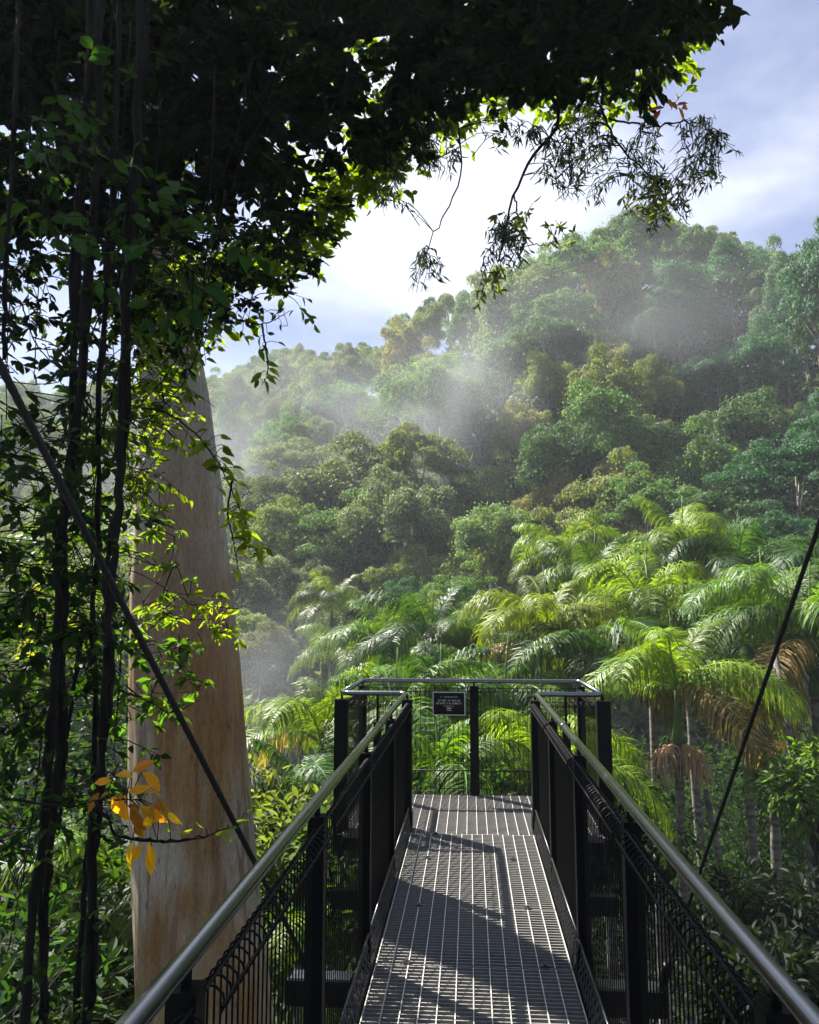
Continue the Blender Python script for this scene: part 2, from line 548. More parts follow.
# the crest: trees whose tops draw the skyline
row += 1
for k, px in enumerate(np.arange(196, 850, 23), 1):
    px = px + rng.normal() * 4
    Yr = R_at(px) - 3 + rng.normal()
    zt = aty(px, float(np.interp(px, SKY_PX, SKY_PY)), Yr)
    z = float(terrain(zt[0], Yr))
    kd = ['round', 'flat', 'loose', 'layered', 'tall'][rng.integers(5)]; cn = ['mid green', 'sage green', 'dark green', 'olive green'][rng.integers(4)]
    s = rng.uniform(.62, .92)
    hgt = zt[2] + rng.normal() * .8 - z
    make_tree((zt[0], Yr, z - .4), s, kd, cn, f"{cn} {SHAPE_W[kd]} tree on the skyline crest, {ORD[k]} crest tree from left", HILL, zs=float(np.clip(hgt / (10.8 * s), .7, 2.2)))

# the forest goes on to both sides, beyond what one can count
mb = MB()
for _ in range(150):
    yy = rng.uniform(38, 130); sd = 1 if rng.random() < .5 else -1
    px = 470 + (sd * rng.uniform(430, 1100) if sd > 0 else -rng.uniform(560, 1300))
    xx = (px - 470) / F * yy
    z = float(terrain(xx, yy)); r_ = rng.uniform(2.6, 4.2); n = 700
    dd = rdir(n); dd[:, 2] = np.abs(dd[:, 2]) - .25
    lob = 1 + .25 * np.sin(dd[:, 0] * 6 + xx) * np.cos(dd[:, 1] * 6 + yy)
    Pp = np.array([xx, yy, z + 5.5]) + dd * (r_ * lob * rng.uniform(.75, 1.05, n))[:, None] * [1, 1, 1.25]
    leaves(mb, Pp, rdir(n), unit(dd + rdir(n) * .6), rng.uniform(.35, .65, n), .4, T_CARD)
    mb.tube([[xx, yy, z - 1], [xx, yy, z + 6]], [.3, .15], 5)
fo = mb.build('distant_forest', M_tree, None, False); fo.color = (.085, .13, .05, 1)
tag(fo, 'forest continuing as one mass on the slopes to either side', 'forest', kind='stuff')

# trees that stand out at the foot of the hill, one by one
def tree_px(px, py, Y, rpx, kind, cn, label, zs=1.0, name='rainforest_tree', group=None):
    """tree whose crown centre shows at px,py"""
    c = aty(px, py, Y)
    g = float(terrain(c[0], c[1]))
    s = rpx / F * Y / 3.6
    hgt = c[2] - g
    o = make_tree((c[0], c[1], c[2] - 7.2 * s * zs), s, kind, cn, label, group, zs=zs, name=name)
    # trunk down to the ground
    base = c[2] - 7.2 * s * zs
    if base > g + .2:
        tb = MB().tube([[0, 0, (g - base - .6) / (s * zs)], [0, 0, .3]], [.32, .25], 7)
        tb.build('lower_trunk', M_bark2, o)
    return o


tree_px(492, 540, 46, 44, 'tall', 'sage green', 'bright sage tree with knobbly crown above the centre palms', .85)
tree_px(355, 500, 62, 66, 'round', 'grey green', 'broad domed misty tree above the small hazy palm', .85)
tree_px(345, 545, 56, 50, 'layered', 'mid green', 'leafy tree directly under the broad domed misty tree')
tree_px(462, 600, 38, 34, 'layered', 'mid green', 'bushy green tree left of the golden fronded palm')
tree_px(405, 600, 42, 22, 'round', 'blue green', 'small vivid blue green tree right of the misty palm')
tree_px(430, 620, 36, 26, 'layered', 'yellow green', 'low yellow green tree behind the centre palms')
tree_px(560, 505, 52, 34, 'round', 'straw tinged green', 'straw tinged round tree over the tallest palm')
tree_px(648, 505, 44, 38, 'layered', 'mid green', 'bright layered tree standing above the right palms')
tree_px(612, 488, 50, 26, 'tall', 'olive green', 'olive tree between the straw tinged and bright layered trees')
tree_px(720, 520, 42, 40, 'layered', 'dark green', 'dark green tree behind the crowded right palms')
tree_px(795, 478, 40, 52, 'layered', 'blue green', 'blue green layered tree at the right edge above the stay')
tree_px(770, 540, 36, 36, 'layered', 'blue green', 'deep green tree just under the blue green layered tree')
tree_px(835, 560, 34, 44, 'layered', 'dark green', 'dark tree cut by the right edge behind the stay')
tree_px(262, 655, 20, 34, 'round', 'grey green', 'dense grey bush tree beside the big gum trunk', .9, group=None)
tree_px(268, 735, 17.5, 38, 'round', 'grey green', 'lower grey bush tree in mist beside the gum trunk', .9)
tree_px(225, 640, 24, 40, 'round', 'sage green', 'sage bush tree partly behind the gum trunk', .9)


def part(mb, name, mat, root, smooth=True, parent=None):
    """mesh given in world coordinates, made a child of root (an unrotated Empty)"""
    o = mb.build(name, mat, parent if parent is not None else root, smooth)
    if parent is None:
        o.location = [-v for v in root.location]
    return o


# ---------------------------------------------------------------- palms
def frond_mesh(e0, bend, length, seed, dry=False):
    global rng
    keep = rng; rng = np.random.default_rng(seed)
    n = 26
    s = np.linspace(0, 1, n)
    el = e0 - bend * s ** 1.25
    side = rng.normal() * .25
    az = side * s ** 2
    dx = np.cos(el) * np.cos(az); dy = np.cos(el) * np.sin(az); dz = np.sin(el)
    P = np.cumsum(np.stack([dx, dy, dz], 1) * length / n, 0)
    P = np.vstack([[0, 0, 0], P]); T = unit(np.gradient(P, axis=0))
    mb = MB()
    mb.tube(P, np.linspace(.028, .006, len(P)), 5)
    # leaflets, drooping ribbons in four steps
    m = 84
    for sd in (-1, 1):
        ts = np.linspace(.13, .985, m) + rng.normal(size=m) * .004
        prof = np.sin(np.clip((ts - .05) / .95, 0, 1) ** .75 * pi) ** .55
        Ls = (.90 * prof * length / 3.0 + .06) * rng.uniform(.8, 1.12, m)
        idx = ts * (len(P) - 1)
        i0 = np.clip(idx.astype(int), 0, len(P) - 2); fr = (idx - i0)[:, None]
        B = P[i0] * (1 - fr) + P[i0 + 1] * fr
        Tt = unit(T[i0] * (1 - fr) + T[i0 + 1] * fr)
        S = unit(np.cross(Tt, np.array([0, 0, 1.0]))) * sd
        d = unit(S * rng.uniform(.75, 1.0, (m, 1)) + Tt * rng.uniform(.45, .7, (m, 1)) + np.array([0, 0, 1.0]) * rng.uniform(-.45, .55, (m, 1)))
        w = .0135 * (1 if not dry else .6)
        nseg = 4
        droop = rng.uniform(.9, 1.7, m) * (1.3 if dry else 1)
        rows = []
        cur = B.copy(); dd = d.copy()
        for k in range(nseg + 1):
            wid = [.6, 1, .95, .65, .05][k] * w
            Wv = unit(np.cross(dd, np.cross(S, Tt) * 1.0 + Tt * .01))
            rows.append(np.stack([cur - Wv * wid, cur + Wv * wid], 1))
            dd = unit(dd + np.array([0, 0, -1.0]) * (droop * .62 * (k + .4) / nseg * 1.5)[:, None])
            cur = cur + dd * (Ls / nseg)[:, None]
        Vv = np.stack(rows, 1)                      # m, nseg+1, 2, 3
        nv = (nseg + 1) * 2
        base = (np.arange(m) * nv)[:, None, None]
        quads = np.array([[2 * k, 2 * k + 1, 2 * k + 3, 2 * k + 2] for k in range(nseg)])[None] + base
        mb.add(Vv.reshape(-1, 3), quads.reshape(-1, 4))
    me = mb.mesh('frond', M_palm, smooth=False)
    rng = keep
    return me


FR = {}
FR['up'] = [frond_mesh(rad(e), rad(b), l, i + 300) for i, (e, b, l) in enumerate([(78, 95, 2.5), (72, 118, 2.8), (82, 70, 2.2)])]
FR['mid'] = [frond_mesh(rad(e), rad(b), l, i + 320) for i, (e, b, l) in enumerate([(60, 135, 2.9), (50, 125, 2.9), (64, 145, 2.8), (42, 118, 2.9)])]
FR['low'] = [frond_mesh(rad(e), rad(b), l, i + 340) for i, (e, b, l) in enumerate([(25, 108, 2.7), (12, 95, 2.6), (32, 120, 2.8)])]
DRY = frond_mesh(rad(-35), rad(52), 2.6, 380, True)

# the hanging flower bunch
keep = rng; rng = np.random.default_rng(55)
mb = MB()
mb.tube([[0, 0, 0], [.16, 0, -.02], [.30, 0, -.14]], [.03, .025, .02], 6)
for k in range(110):
    a, rr = rng.uniform(0, 2 * pi), rng.uniform(.02, .20)
    u_ = rng.uniform(.25, 1); c = np.array([.30 * u_, 0, -.14 * u_ * u_]); ex = np.array([cos(a) * rr + .05, sin(a) * rr, 0])
    ln = rng.uniform(.25, .95) * rng.uniform(.7, 1)
    w_ = rng.normal(size=3) * .03
    mb.tube([c, c + ex * .6 + [0, 0, .01 - .1 * rng.random()], c + ex + w_ + [0, 0, -ln * .5], c + ex * 1.05 + w_ * 1.6 + [0, 0, -ln]], [.006, .008, .009, .004], 4, False)
FLOWER = mb.mesh('flower_bunch', M_flower)
mb = MB()
zz = np.linspace(0, 1.1, 10)
mb.tube(np.stack([zz * 0, zz * 0, zz - 1.1], 1), .075 + .055 * np.exp(-((zz - .12) / .28) ** 2) - .03 * zz, 12)
SHAFT = mb.mesh('crownshaft', M_shaft)
rng = keep


def make_palm(P, hgt, scale, color, label, nfr=13, flowers=0, dry=0, lean=(0, 0), group='palms in the gully beyond the platform', rot=None):
    """crown centre at P; trunk hgt metres down to the ground"""
    g = np.array([P[0] + lean[0], P[1] + lean[1], P[2] - hgt])
    o = empty('palm_tree', g)
    tag(o, label, 'palm tree', group)
    top = np.array(P) - g
    n = 14; s = np.linspace(0, 1, n)[:, None]
    path = s * top + np.stack([-lean[0] * .35 * np.sin(s[:, 0] * pi), -lean[1] * .35 * np.sin(s[:, 0] * pi), s[:, 0] * 0], 1)
    path[-1] = top - [0, 0, 1.0 * scale]
    path[0, 2] -= .5
    MB().tube(path, np.linspace(.135, .085, n) * scale, 9).build('trunk', M_palmtrunk, o)
    sh = link(bpy.data.objects.new('crownshaft', SHAFT), o); sh.location = top; sh.scale = (scale,) * 3
    a = rng.uniform(0, 2 * pi) if rot is None else rot
    for k in range(nfr):
        cls = 'up' if k < nfr * .25 else ('mid' if k < nfr * .68 else 'low')
        me = FR[cls][rng.integers(len(FR[cls]))]
        f = link(bpy.data.objects.new('frond', me), o)
        f.location = top + np.array([0, 0, rng.uniform(-.1, .05)])
        a += 2.399 + rng.normal() * .18
        f.rotation_euler = (rng.normal() * .10, rng.normal() * .08, a)
        sc = scale * rng.uniform(.88, 1.12); f.scale = (sc,) * 3
        c = np.array(color) * rng.uniform(.6, 1.2)
        if cls == 'low': c = c * [1.05, 1, .85]
        if k == nfr - 1 and rng.random() < .5: c = np.array([.20, .15, .05])
        f.color = (*c, 1)
    sp_ = MB().tube([[0, 0, 0], [.03, 0, .9 * scale], [.10, .02, 1.7 * scale]], [.03 * scale, .022 * scale, .006], 6).build('spear_frond', M_shaft, o)
    sp_.location = top; sp_.rotation_euler = (0, 0, rng.uniform(0, 6.28))
    for k in range(dry):
        f = link(bpy.data.objects.new('dry_frond', DRY), o)
        f.location = top - np.array([0, 0, 1.0 * scale]); f.rotation_euler = (0, 0, rng.uniform(0, 2 * pi)); f.scale = (scale * .8,) * 3
        f.color = (.22, .13, .06, 1)
    for k in range(flowers):
        f = link(bpy.data.objects.new('flower_bunch', FLOWER), o)
        f.location = top - np.array([0, 0, 1.12 * scale]); f.scale = (scale * 1.3, scale * 1.3, scale * rng.uniform(.9, 1.25))
        f.rotation_euler = (0, 0, [-.35, -2.9, -1.5, 2.0][k])
    return o


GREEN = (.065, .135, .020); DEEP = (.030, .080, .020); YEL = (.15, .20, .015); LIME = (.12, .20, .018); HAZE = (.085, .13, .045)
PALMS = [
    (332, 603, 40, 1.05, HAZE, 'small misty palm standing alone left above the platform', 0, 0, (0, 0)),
    (345, 660, 29, 1.0, LIME, 'lime green palm left of the platform with spreading fronds', 0, 0, (0, 0)),
    (385, 652, 25, 1.0, GREEN, 'green palm with upright spike above the platform left corner', 0, 0, (.4, 0)),
    (432, 645, 23, 1.0, DEEP, 'arching green palm directly behind the black sign', 0, 0, (0, 0)),
    (478, 655, 22, .9, GREEN, 'smaller green palm right of the black sign', 0, 0, (0, 0)),
    (548, 640, 19, 1.0, YEL, 'golden yellow palm behind the right end of the platform', 1, 0, (0, .5)),
    (568, 560, 27, .95, LIME, 'tall lime palm above the golden yellow palm', 0, 0, (0, 0)),
    (594, 580, 25, .9, GREEN, 'tallest palm with upright closed frond and brown flower bunches', 3, 1, (.3, 0)),
    (684, 562, 25, 1.2, LIME, 'pale palm highest in the crowded right group', 0, 0, (.5, 0)),
    (738, 575, 24, 1.1, DEEP, 'palm with silvery fronds right of the highest pale palm', 0, 1, (0, 0)),
    (650, 618, 21, 1.1, LIME, 'bright palm in the middle of the crowded right group', 0, 0, (0, 0)),
    (676, 690, 15.5, .86, LIME, 'nearest right palm with two hanging tan flower bunches', 2, 0, (.3, .2)),
    (765, 625, 19, 1.05, GREEN, 'palm crossed by the right hand steel stay', 2, 1, (-.6, 0)),
    (745, 690, 17.5, .85, DEEP, 'deep green palm behind the nearest right palm with one flower bunch', 1, 0, (0, 0)),
    (812, 640, 17, 1.0, GREEN, 'palm at the right edge with brown dry fronds', 0, 2, (0, 0)),
    (850, 585, 22, 1.05, DEEP, 'palm mostly cut off by the right edge', 0, 0, (0, 0)),
    (605, 668, 18, .95, DEEP, 'palm just right of the platform corner', 0, 0, (0, 0)),
    (322, 742, 14, .72, LIME, 'low bright palm beside the left handrail', 0, 0, (0, 0)),
    (302, 810, 11.5, .62, DEEP, 'small palm low under the left handrail', 0, 0, (0, 0)),
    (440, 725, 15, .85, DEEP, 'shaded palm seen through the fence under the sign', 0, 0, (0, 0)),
    (505, 712, 17, .95, GREEN, 'glossy palm seen through the fence right of centre', 0, 0, (0, 0)),
    (395, 730, 14, .8, GREEN, 'palm seen through the fence at the platform left end', 0, 0, (0, 0)),
    (548, 775, 12.5, .75, LIME, 'low palm seen through the fence at the deck right corner', 0, 0, (0, 0)),
    (440, 790, 12, .72, GREEN, 'low palm seen through the fence at the deck left corner', 0, 0, (0, 0)),
    (118, 905, 8.5, .62, GREEN, 'low palm with fine fronds between the dark stems and gum', 0, 0, (0, 0)),
    (20, 720, 15, .9, DEEP, 'pale palm far left behind the dark stems', 0, 0, (0, 0)),
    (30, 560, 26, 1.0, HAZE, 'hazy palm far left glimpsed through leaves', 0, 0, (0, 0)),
    (320, 960, 9.0, .6, LIME, 'yellow green palm below the deck behind the left bars', 0, 0, (0, 0)),
]
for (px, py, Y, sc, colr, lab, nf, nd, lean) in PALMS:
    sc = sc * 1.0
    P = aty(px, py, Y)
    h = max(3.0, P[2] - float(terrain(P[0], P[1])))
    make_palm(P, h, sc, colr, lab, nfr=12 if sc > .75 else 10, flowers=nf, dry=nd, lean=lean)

# ---------------------------------------------------------------- undergrowth
def shrub(P, r, colr, label, n=1400, group='shrubs on the gully floor', cat='shrub', leafl=.16):
    o = empty('shrub', P)
    tag(o, label, cat, group)
    nb = 9
    mb = MB(); st = MB()
    for k in range(nb):
        c = rdir(1)[0] * [r * .7, r * .7, r * .5] + [0, 0, r * .9]
        st.tube([[0, 0, -.3], c * .5 + [0, 0, .1], c], [.03, .02, .01], 5)
        dd = rdir(n // nb)
        Pp = c + dd * (r * .5 * rng.uniform(.5, 1.1, len(dd)))[:, None]
        leaves(mb, Pp, unit(dd + rdir(len(dd)) * .7 + [0, 0, -.4]), unit(dd + [0, 0, .8]), leafl * rng.uniform(.7, 1.3, len(dd)), leafl * .42, T_SIMPLE)
    st.build('stem', M_bark, o)
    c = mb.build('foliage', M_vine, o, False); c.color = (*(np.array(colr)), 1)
    return o


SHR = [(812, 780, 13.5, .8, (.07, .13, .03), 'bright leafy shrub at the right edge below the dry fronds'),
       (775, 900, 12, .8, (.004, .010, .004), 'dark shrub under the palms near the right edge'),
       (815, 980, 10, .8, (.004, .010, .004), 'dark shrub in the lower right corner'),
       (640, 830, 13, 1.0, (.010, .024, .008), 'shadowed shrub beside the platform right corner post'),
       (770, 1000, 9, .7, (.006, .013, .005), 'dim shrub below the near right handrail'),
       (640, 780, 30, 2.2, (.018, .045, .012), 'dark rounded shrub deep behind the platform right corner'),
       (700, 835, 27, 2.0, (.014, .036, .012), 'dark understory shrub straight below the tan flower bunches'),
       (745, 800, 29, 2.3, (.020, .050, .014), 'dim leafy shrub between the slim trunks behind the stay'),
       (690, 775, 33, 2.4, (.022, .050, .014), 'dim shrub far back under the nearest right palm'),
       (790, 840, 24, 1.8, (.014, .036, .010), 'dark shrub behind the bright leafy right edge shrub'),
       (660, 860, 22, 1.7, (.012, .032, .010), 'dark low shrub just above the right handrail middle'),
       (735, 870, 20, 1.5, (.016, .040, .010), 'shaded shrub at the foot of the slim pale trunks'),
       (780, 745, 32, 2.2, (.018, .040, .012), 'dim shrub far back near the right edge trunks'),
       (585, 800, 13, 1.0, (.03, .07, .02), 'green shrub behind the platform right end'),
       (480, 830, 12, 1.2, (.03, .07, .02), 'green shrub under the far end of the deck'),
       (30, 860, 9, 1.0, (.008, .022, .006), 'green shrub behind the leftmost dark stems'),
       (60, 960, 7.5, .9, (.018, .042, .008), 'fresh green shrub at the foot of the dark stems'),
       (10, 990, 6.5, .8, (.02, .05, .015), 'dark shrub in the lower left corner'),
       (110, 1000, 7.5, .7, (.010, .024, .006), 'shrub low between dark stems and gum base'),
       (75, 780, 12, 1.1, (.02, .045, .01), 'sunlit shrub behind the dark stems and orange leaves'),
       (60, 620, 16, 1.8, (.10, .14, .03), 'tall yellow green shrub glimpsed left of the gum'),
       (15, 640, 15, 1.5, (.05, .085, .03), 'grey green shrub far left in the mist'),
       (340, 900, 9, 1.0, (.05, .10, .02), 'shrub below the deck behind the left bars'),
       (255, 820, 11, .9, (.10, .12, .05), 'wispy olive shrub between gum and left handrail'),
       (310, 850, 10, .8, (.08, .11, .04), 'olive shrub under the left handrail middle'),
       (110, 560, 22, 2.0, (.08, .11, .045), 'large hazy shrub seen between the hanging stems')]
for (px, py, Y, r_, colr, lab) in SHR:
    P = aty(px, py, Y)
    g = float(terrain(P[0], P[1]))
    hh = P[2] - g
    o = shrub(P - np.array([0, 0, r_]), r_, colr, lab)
    if hh > r_ + .3:
        tb = MB().tube([[0, 0, -(hh - r_) - .4], [rng.normal() * .1, .05, -(hh - r_) / 2], [0, 0, 0]], [.07, .05, .035], 6)
        tb.build('trunk', M_bark, o)

# low ground cover, uncountable
mb = MB()
n = 130000
gx_ = rng.uniform(-16, 26, n); gy_ = rng.uniform(1, 42, n)
gz_ = terrain(gx_, gy_)
lift = rng.uniform(0, 1, n) ** 2 * 1.1
Pp = np.stack([gx_, gy_, gz_ + lift], 1)
leaves(mb, Pp, rdir(n) + [0, 0, .1], rdir(n) * .6 + [0, 0, 1], rng.uniform(.14, .42, n), rng.uniform(.06, .15, n), T_CARD)
gc = mb.build('undergrowth', M_vine, None, False); gc.color = (.016, .032, .011, 1)
tag(gc, 'dark leafy undergrowth covering the gully floor below the palms', 'undergrowth', kind='stuff')
mb = MB()
n = 120000
gy_ = rng.uniform(40, 145, n); gx_ = rng.uniform(-.8, .8, n) * gy_
px_ = 470 + F * gx_ / gy_
ok = gy_ < np.interp(px_, RNG_PX, RNG_Y) + 6
gx_, gy_ = gx_[ok], gy_[ok]; n = len(gx_)
Pp = np.stack([gx_, gy_, terrain(gx_, gy_) + rng.uniform(0, 1, n) ** 1.5 * 3.2], 1)
leaves(mb, Pp, rdir(n), rdir(n) * .6 + [0, -.3, 1], rng.uniform(.5, 1.0, n), rng.uniform(.35, .6, n), T_CARD)
gc = mb.build('hillside_undergrowth', M_tree, None, False); gc.color = (.06, .085, .035, 1)
tag(gc, 'green undergrowth filling the gaps between hillside trees', 'undergrowth', kind='stuff')

# slim pale palm and tree trunks among the right hand palms
SLIM = [((775, 655), (822, 975), 15.5, 'slim pale trunk leaning right across the lower right corner'),
        ((705, 790), (716, 850), 16, 'short pale trunk under the deep green palm'),
        ((832, 700), (800, 900), 18, 'thin dark trunk near the right edge below the palm')]
for (a_, b_, Y, lab) in SLIM:
    A = aty(*a_, Y); B = aty(*b_, Y - .5)
    g = float(terrain(B[0], B[1]))
    o = empty('slim_tree', (B[0], B[1], g)); tag(o, lab, 'tree trunk')
    B2 = B + (B - A) * max(0, (B[2] - g) / max(.1, A[2] - B[2]))
    s_ = np.linspace(0, 1, 8)[:, None]
    pth = B2 * (1 - s_) + A * s_ + np.concatenate([np.sin(s_ * pi) * .12, s_ * 0, s_ * 0], 1)
    part(MB().tube(pth, np.linspace(.09, .06, 8), 8), 'trunk', M_palmtrunk, o)

# ---------------------------------------------------------------- walkway and platform
DZ = -1.60           # deck level below the eye
RZ = -0.60           # handrail level
RX = 0.505           # handrail offset
YB = -3.0            # start behind the camera
Y1, Y2 = 6.50, 7.80  # platform from .. to
PX = 1.01


def grating(x0, x1, y0, y1, z, root):
    """one panel: tall bearing bars along y, thin cross bars"""
    pn = MB()
    nb_ = int(round((x1 - x0) / .0765))
    for k in range(nb_ + 1):
        x = x0 + (x1 - x0) * k / nb_
        pn.box((x, (y0 + y1) / 2, z - .0125), (.0021, (y1 - y0) / 2 - .004, .0125))
    pnl = pn.build('deck_panel', M_deck, root, False)
    cb = MB()
    m_ = int((y1 - y0) / .0345)
    for k in range(m_ + 1):
        yv = y0 + .006 + (y1 - y0 - .012) * k / m_
        cb.box(((x0 + x1) / 2, yv, z - .0165), ((x1 - x0) / 2 - .003, .0025, .0125))
    cb.build('cross_bars', M_rod, pnl, False)
    return pnl


deck = empty('walkway_deck', (0, 0, 0))
tag(deck, 'steel grating walkway deck running out to a cantilevered platform', 'walkway')
ys = [YB, -1.4, -.1, .95, 1.72, 2.49, 3.255, 4.02, 4.785, 6.345]
for a_, b_ in zip(ys[:-1], ys[1:]):
    grating(-.45, .45, a_ + .004, b_ - .004, DZ, deck)
grating(-.97, .97, 6.35, Y2 - .03, DZ - .02, deck)
# frame under the deck
for x in (-.49, .49):
    MB().box((x, (YB + 6.2) / 2, DZ - .09), (.02, (6.2 - YB) / 2, .085)).build('side_beam', M_black, deck, False)
for yv in (1.5, 2.75, 4.0, 5.25, 6.52):
    MB().box((0, yv, DZ - .12), (.86 if yv < 6 else 1.0, .035, .055)).build('cross_beam', M_black, deck, False)
for x in (-.99, .99):
    MB().box((x, (6.35 + Y2) / 2, DZ - .11), (.02, (Y2 - 6.35) / 2, .08)).build('side_beam', M_black, deck, False)
MB().box((0, Y2 + .01, DZ - .11), (1.01, .02, .08)).build('front_beam', M_black, deck, False)
# outrigger brackets with short grey plates
for sx in (-1, 1):
    for yv in (2.75, 4.0):
        MB().box((sx * .70, yv, DZ - .055), (.14, .045, .006)).build('bracket_plate', M_steel, deck, False)
# bright fixing clips
for (x, yv) in ((-.31, 4.04), (.33, 4.04), (-.30, 4.80), (.30, 4.80), (-.30, 5.7), (.27, 5.72), (-.27, 6.32), (-.31, 3.27), (.33, 3.27)):
    c_ = MB().box((x, yv, DZ + .004), (.018, .011, .003))
    c_.tube([[x, yv, DZ + .006], [x, yv, DZ + .014]], .007, 8)
    c_.build('fixing_clip', M_steel, deck, False)


def kick_mesh(x, y0, y1, root):
    """expanded metal kick panel standing along the deck edge"""
    k = MB(); h = .14; p_ = .062
    lean = .02 * (1 if x > 0 else -1)
    nn_ = int((y1 - y0) / p_)
    for i in range(nn_):
        ya = y0 + i * p_
        for j in range(3):
            za = DZ + .01 + j * h / 3; zb = za + h / 3
            xa = x + lean * j / 3; xb = x + lean * (j + 1) / 3
            k.tube([[xa, ya, za], [xb, ya + p_ / 2, zb]], .0022, 4, False)
            k.tube([[xa, ya + p_, za], [xb, ya + p_ / 2, zb]], .0022, 4, False)
            if j < 2:
                k.tube([[xb, ya + p_ / 2, zb], [xb, ya + p_ / 2 + .001, zb + .001]], .003, 4, False)
    k.tube([[x + lean, y0, DZ + h + .012], [x + lean, y1, DZ + h + .012]], .005, 6)
    o = k.build('kick_mesh', M_kick, root)
    return o


def wire_panel(p0, p1, inward, root, sp=.045):
    """welded wire panel with a rolled top between two posts"""
    w = MB()
    p0 = np.array(p0, float); p1 = np.array(p1, float); inward = np.array(inward, float)
    Ln = np.linalg.norm(p1 - p0); nn_ = int(Ln / sp)
    top = RZ - .035
    for i in range(nn_ + 1):
        b = p0 + (p1 - p0) * (i + .5) / (nn_ + 1)
        ang = np.linspace(0, pi * 1.25, 7)
        R_ = .030
        c = np.array([b[0], b[1], top - R_ - .03]) + inward * R_
        pts = [[b[0], b[1], DZ - .05], [b[0], b[1], c[2]]]
        pts += [list(c - inward * R_ * cos(a) + np.array([0, 0, R_ * sin(a)])) for a in ang[1:]]
        w.tube(pts, .0026, 5, False)
    for z, off in ((top - .062, 0.0), (top - .058, .060), (top - .030, .03), (DZ + .03, .003)):
        a = np.array([p0[0], p0[1], z]) + inward * off; b = np.array([p1[0], p1[1], z]) + inward * off
        w.tube([a, b], .0032, 5, False)
    return w.build('wire_panel', M_black, root)


def post(x, y, root, sx=.020, sy=.038, top=RZ - .045, name='post'):
    pm = MB().box((x, y, (top + DZ - .18) / 2), (sx, sy, (top - DZ + .18) / 2))
    pm.tube([[x, y, top - .01], [x, y, RZ - .01]], .010, 8)
    pm.box((x, y, DZ + .05), (sx + .006, sy + .006, .05))
    return pm.build(name, M_black, root, False)


POSTS_Y = [-2.25, -1.0, .25, 1.5, 2.75, 4.0, 5.25]
for sx, side in ((-1, 'left'), (1, 'right')):
    rl = empty('railing', (sx * RX, 0, 0))
    tag(rl, f'black wire mesh railing with steel handrail along the {side} side of the walkway', 'railing')
    root = rl
    def P_(mbuild):
        mbuild.location = (-sx * RX, 0, 0); return mbuild
    # handrail ends at the platform corner and turns outward
    P_(MB().tube([[sx * RX, YB, RZ], [sx * RX, 0, RZ], [sx * RX, 3.0, RZ], [sx * RX, 6.46, RZ], [sx * (RX + .012), 6.495, RZ], [sx * (RX + .05), 6.52, RZ], [sx * (PX - .05), 6.52, RZ], [sx * PX, 6.56, RZ]],
                 .0195, 16).build('handrail', M_steel, root))
    for yv in (1.05, 4.62):
        P_(MB().tube([[sx * RX, yv, RZ], [sx * RX, yv + .05, RZ]], .0208, 16).build('rail_joint', M_steel, root))
    for yv in POSTS_Y:
        P_(post(sx * (RX - .002), yv, root, .027, .028))
    P_(post(sx * (RX - .01), 6.52, root, .036, .06))
    for a_, b_ in zip(POSTS_Y, POSTS_Y[1:] + [6.50]):
        P_(wire_panel((sx * (RX + .004), a_ + .035, 0), (sx * (RX + .004), b_ - .035, 0), (-sx, 0, 0), root))
    P_(wire_panel((sx * (RX + .05), 6.525, 0), (sx * (PX - .05), 6.525, 0), (0, 1, 0), root))
    for a_, b_ in zip([.25, 1.5, 2.75, 4.0, 5.25], [1.5, 2.75, 4.0, 5.25, 6.48]):
        P_(kick_mesh(sx * .458, a_ + .04, b_ - .04, root))

pr = empty('platform_railing', (0, Y2, 0))
tag(pr, 'black wire railing with steel handrail around the far platform end', 'railing')


def Q_(o):
    o.location = (0, -Y2, 0); return o


Q_(MB().tube([[-PX, 6.56, RZ], [-PX, Y2 - .05, RZ], [-PX + .02, Y2 - .015, RZ], [-PX + .05, Y2, RZ], [PX - .05, Y2, RZ], [PX - .02, Y2 - .015, RZ], [PX, Y2 - .05, RZ], [PX, 6.56, RZ]],
            .0195, 14).build('handrail', M_steel, pr))
for x in (-PX, PX):
    Q_(post(x, 6.52, pr, .052, .045)); Q_(post(x, Y2, pr, .035, .035))
    s_ = 1 if x > 0 else -1
    Q_(wire_panel((x, 6.57, 0), (x, Y2 - .04, 0), (-s_, 0, 0), pr))
    Q_(post(x - s_ * .28, 6.54, pr, .03, .03, RZ - .22, 'short_post'))
Q_(post(0.03, Y2, pr, .04, .035))
Q_(wire_panel((-PX + .04, Y2, 0), (-.01, Y2, 0), (0, -1, 0), pr))
Q_(wire_panel((.07, Y2, 0), (PX - .04, Y2, 0), (0, -1, 0), pr))
# one long low toe rail
Q_(MB().tube([[-PX, Y2 - .01, DZ + .19], [PX, Y2 - .01, DZ + .19]], .006, 6).build('toe_rail', M_black, pr))

# sign plate
sg0 = aty(449, 703.5, Y2 - .075)
sign = empty('sign', sg0)
tag(sign, 'small black plaque with pale border and white lettering on the far fence', 'sign')
M_signblack = plain_mat('sign_black', (.006, .006, .007), .45, 0, 50, .1, 0)
M_signwhite = plain_mat('sign_white', (.72, .76, .70), .5, 0, 50, .05, 0)
MB().box((0, 0, 0), (.150, .004, .106)).build('border', M_signwhite, sign, False)
MB().box((0, -.006, 0), (.142, .0035, .098)).build('plate', M_signblack, sign, False)
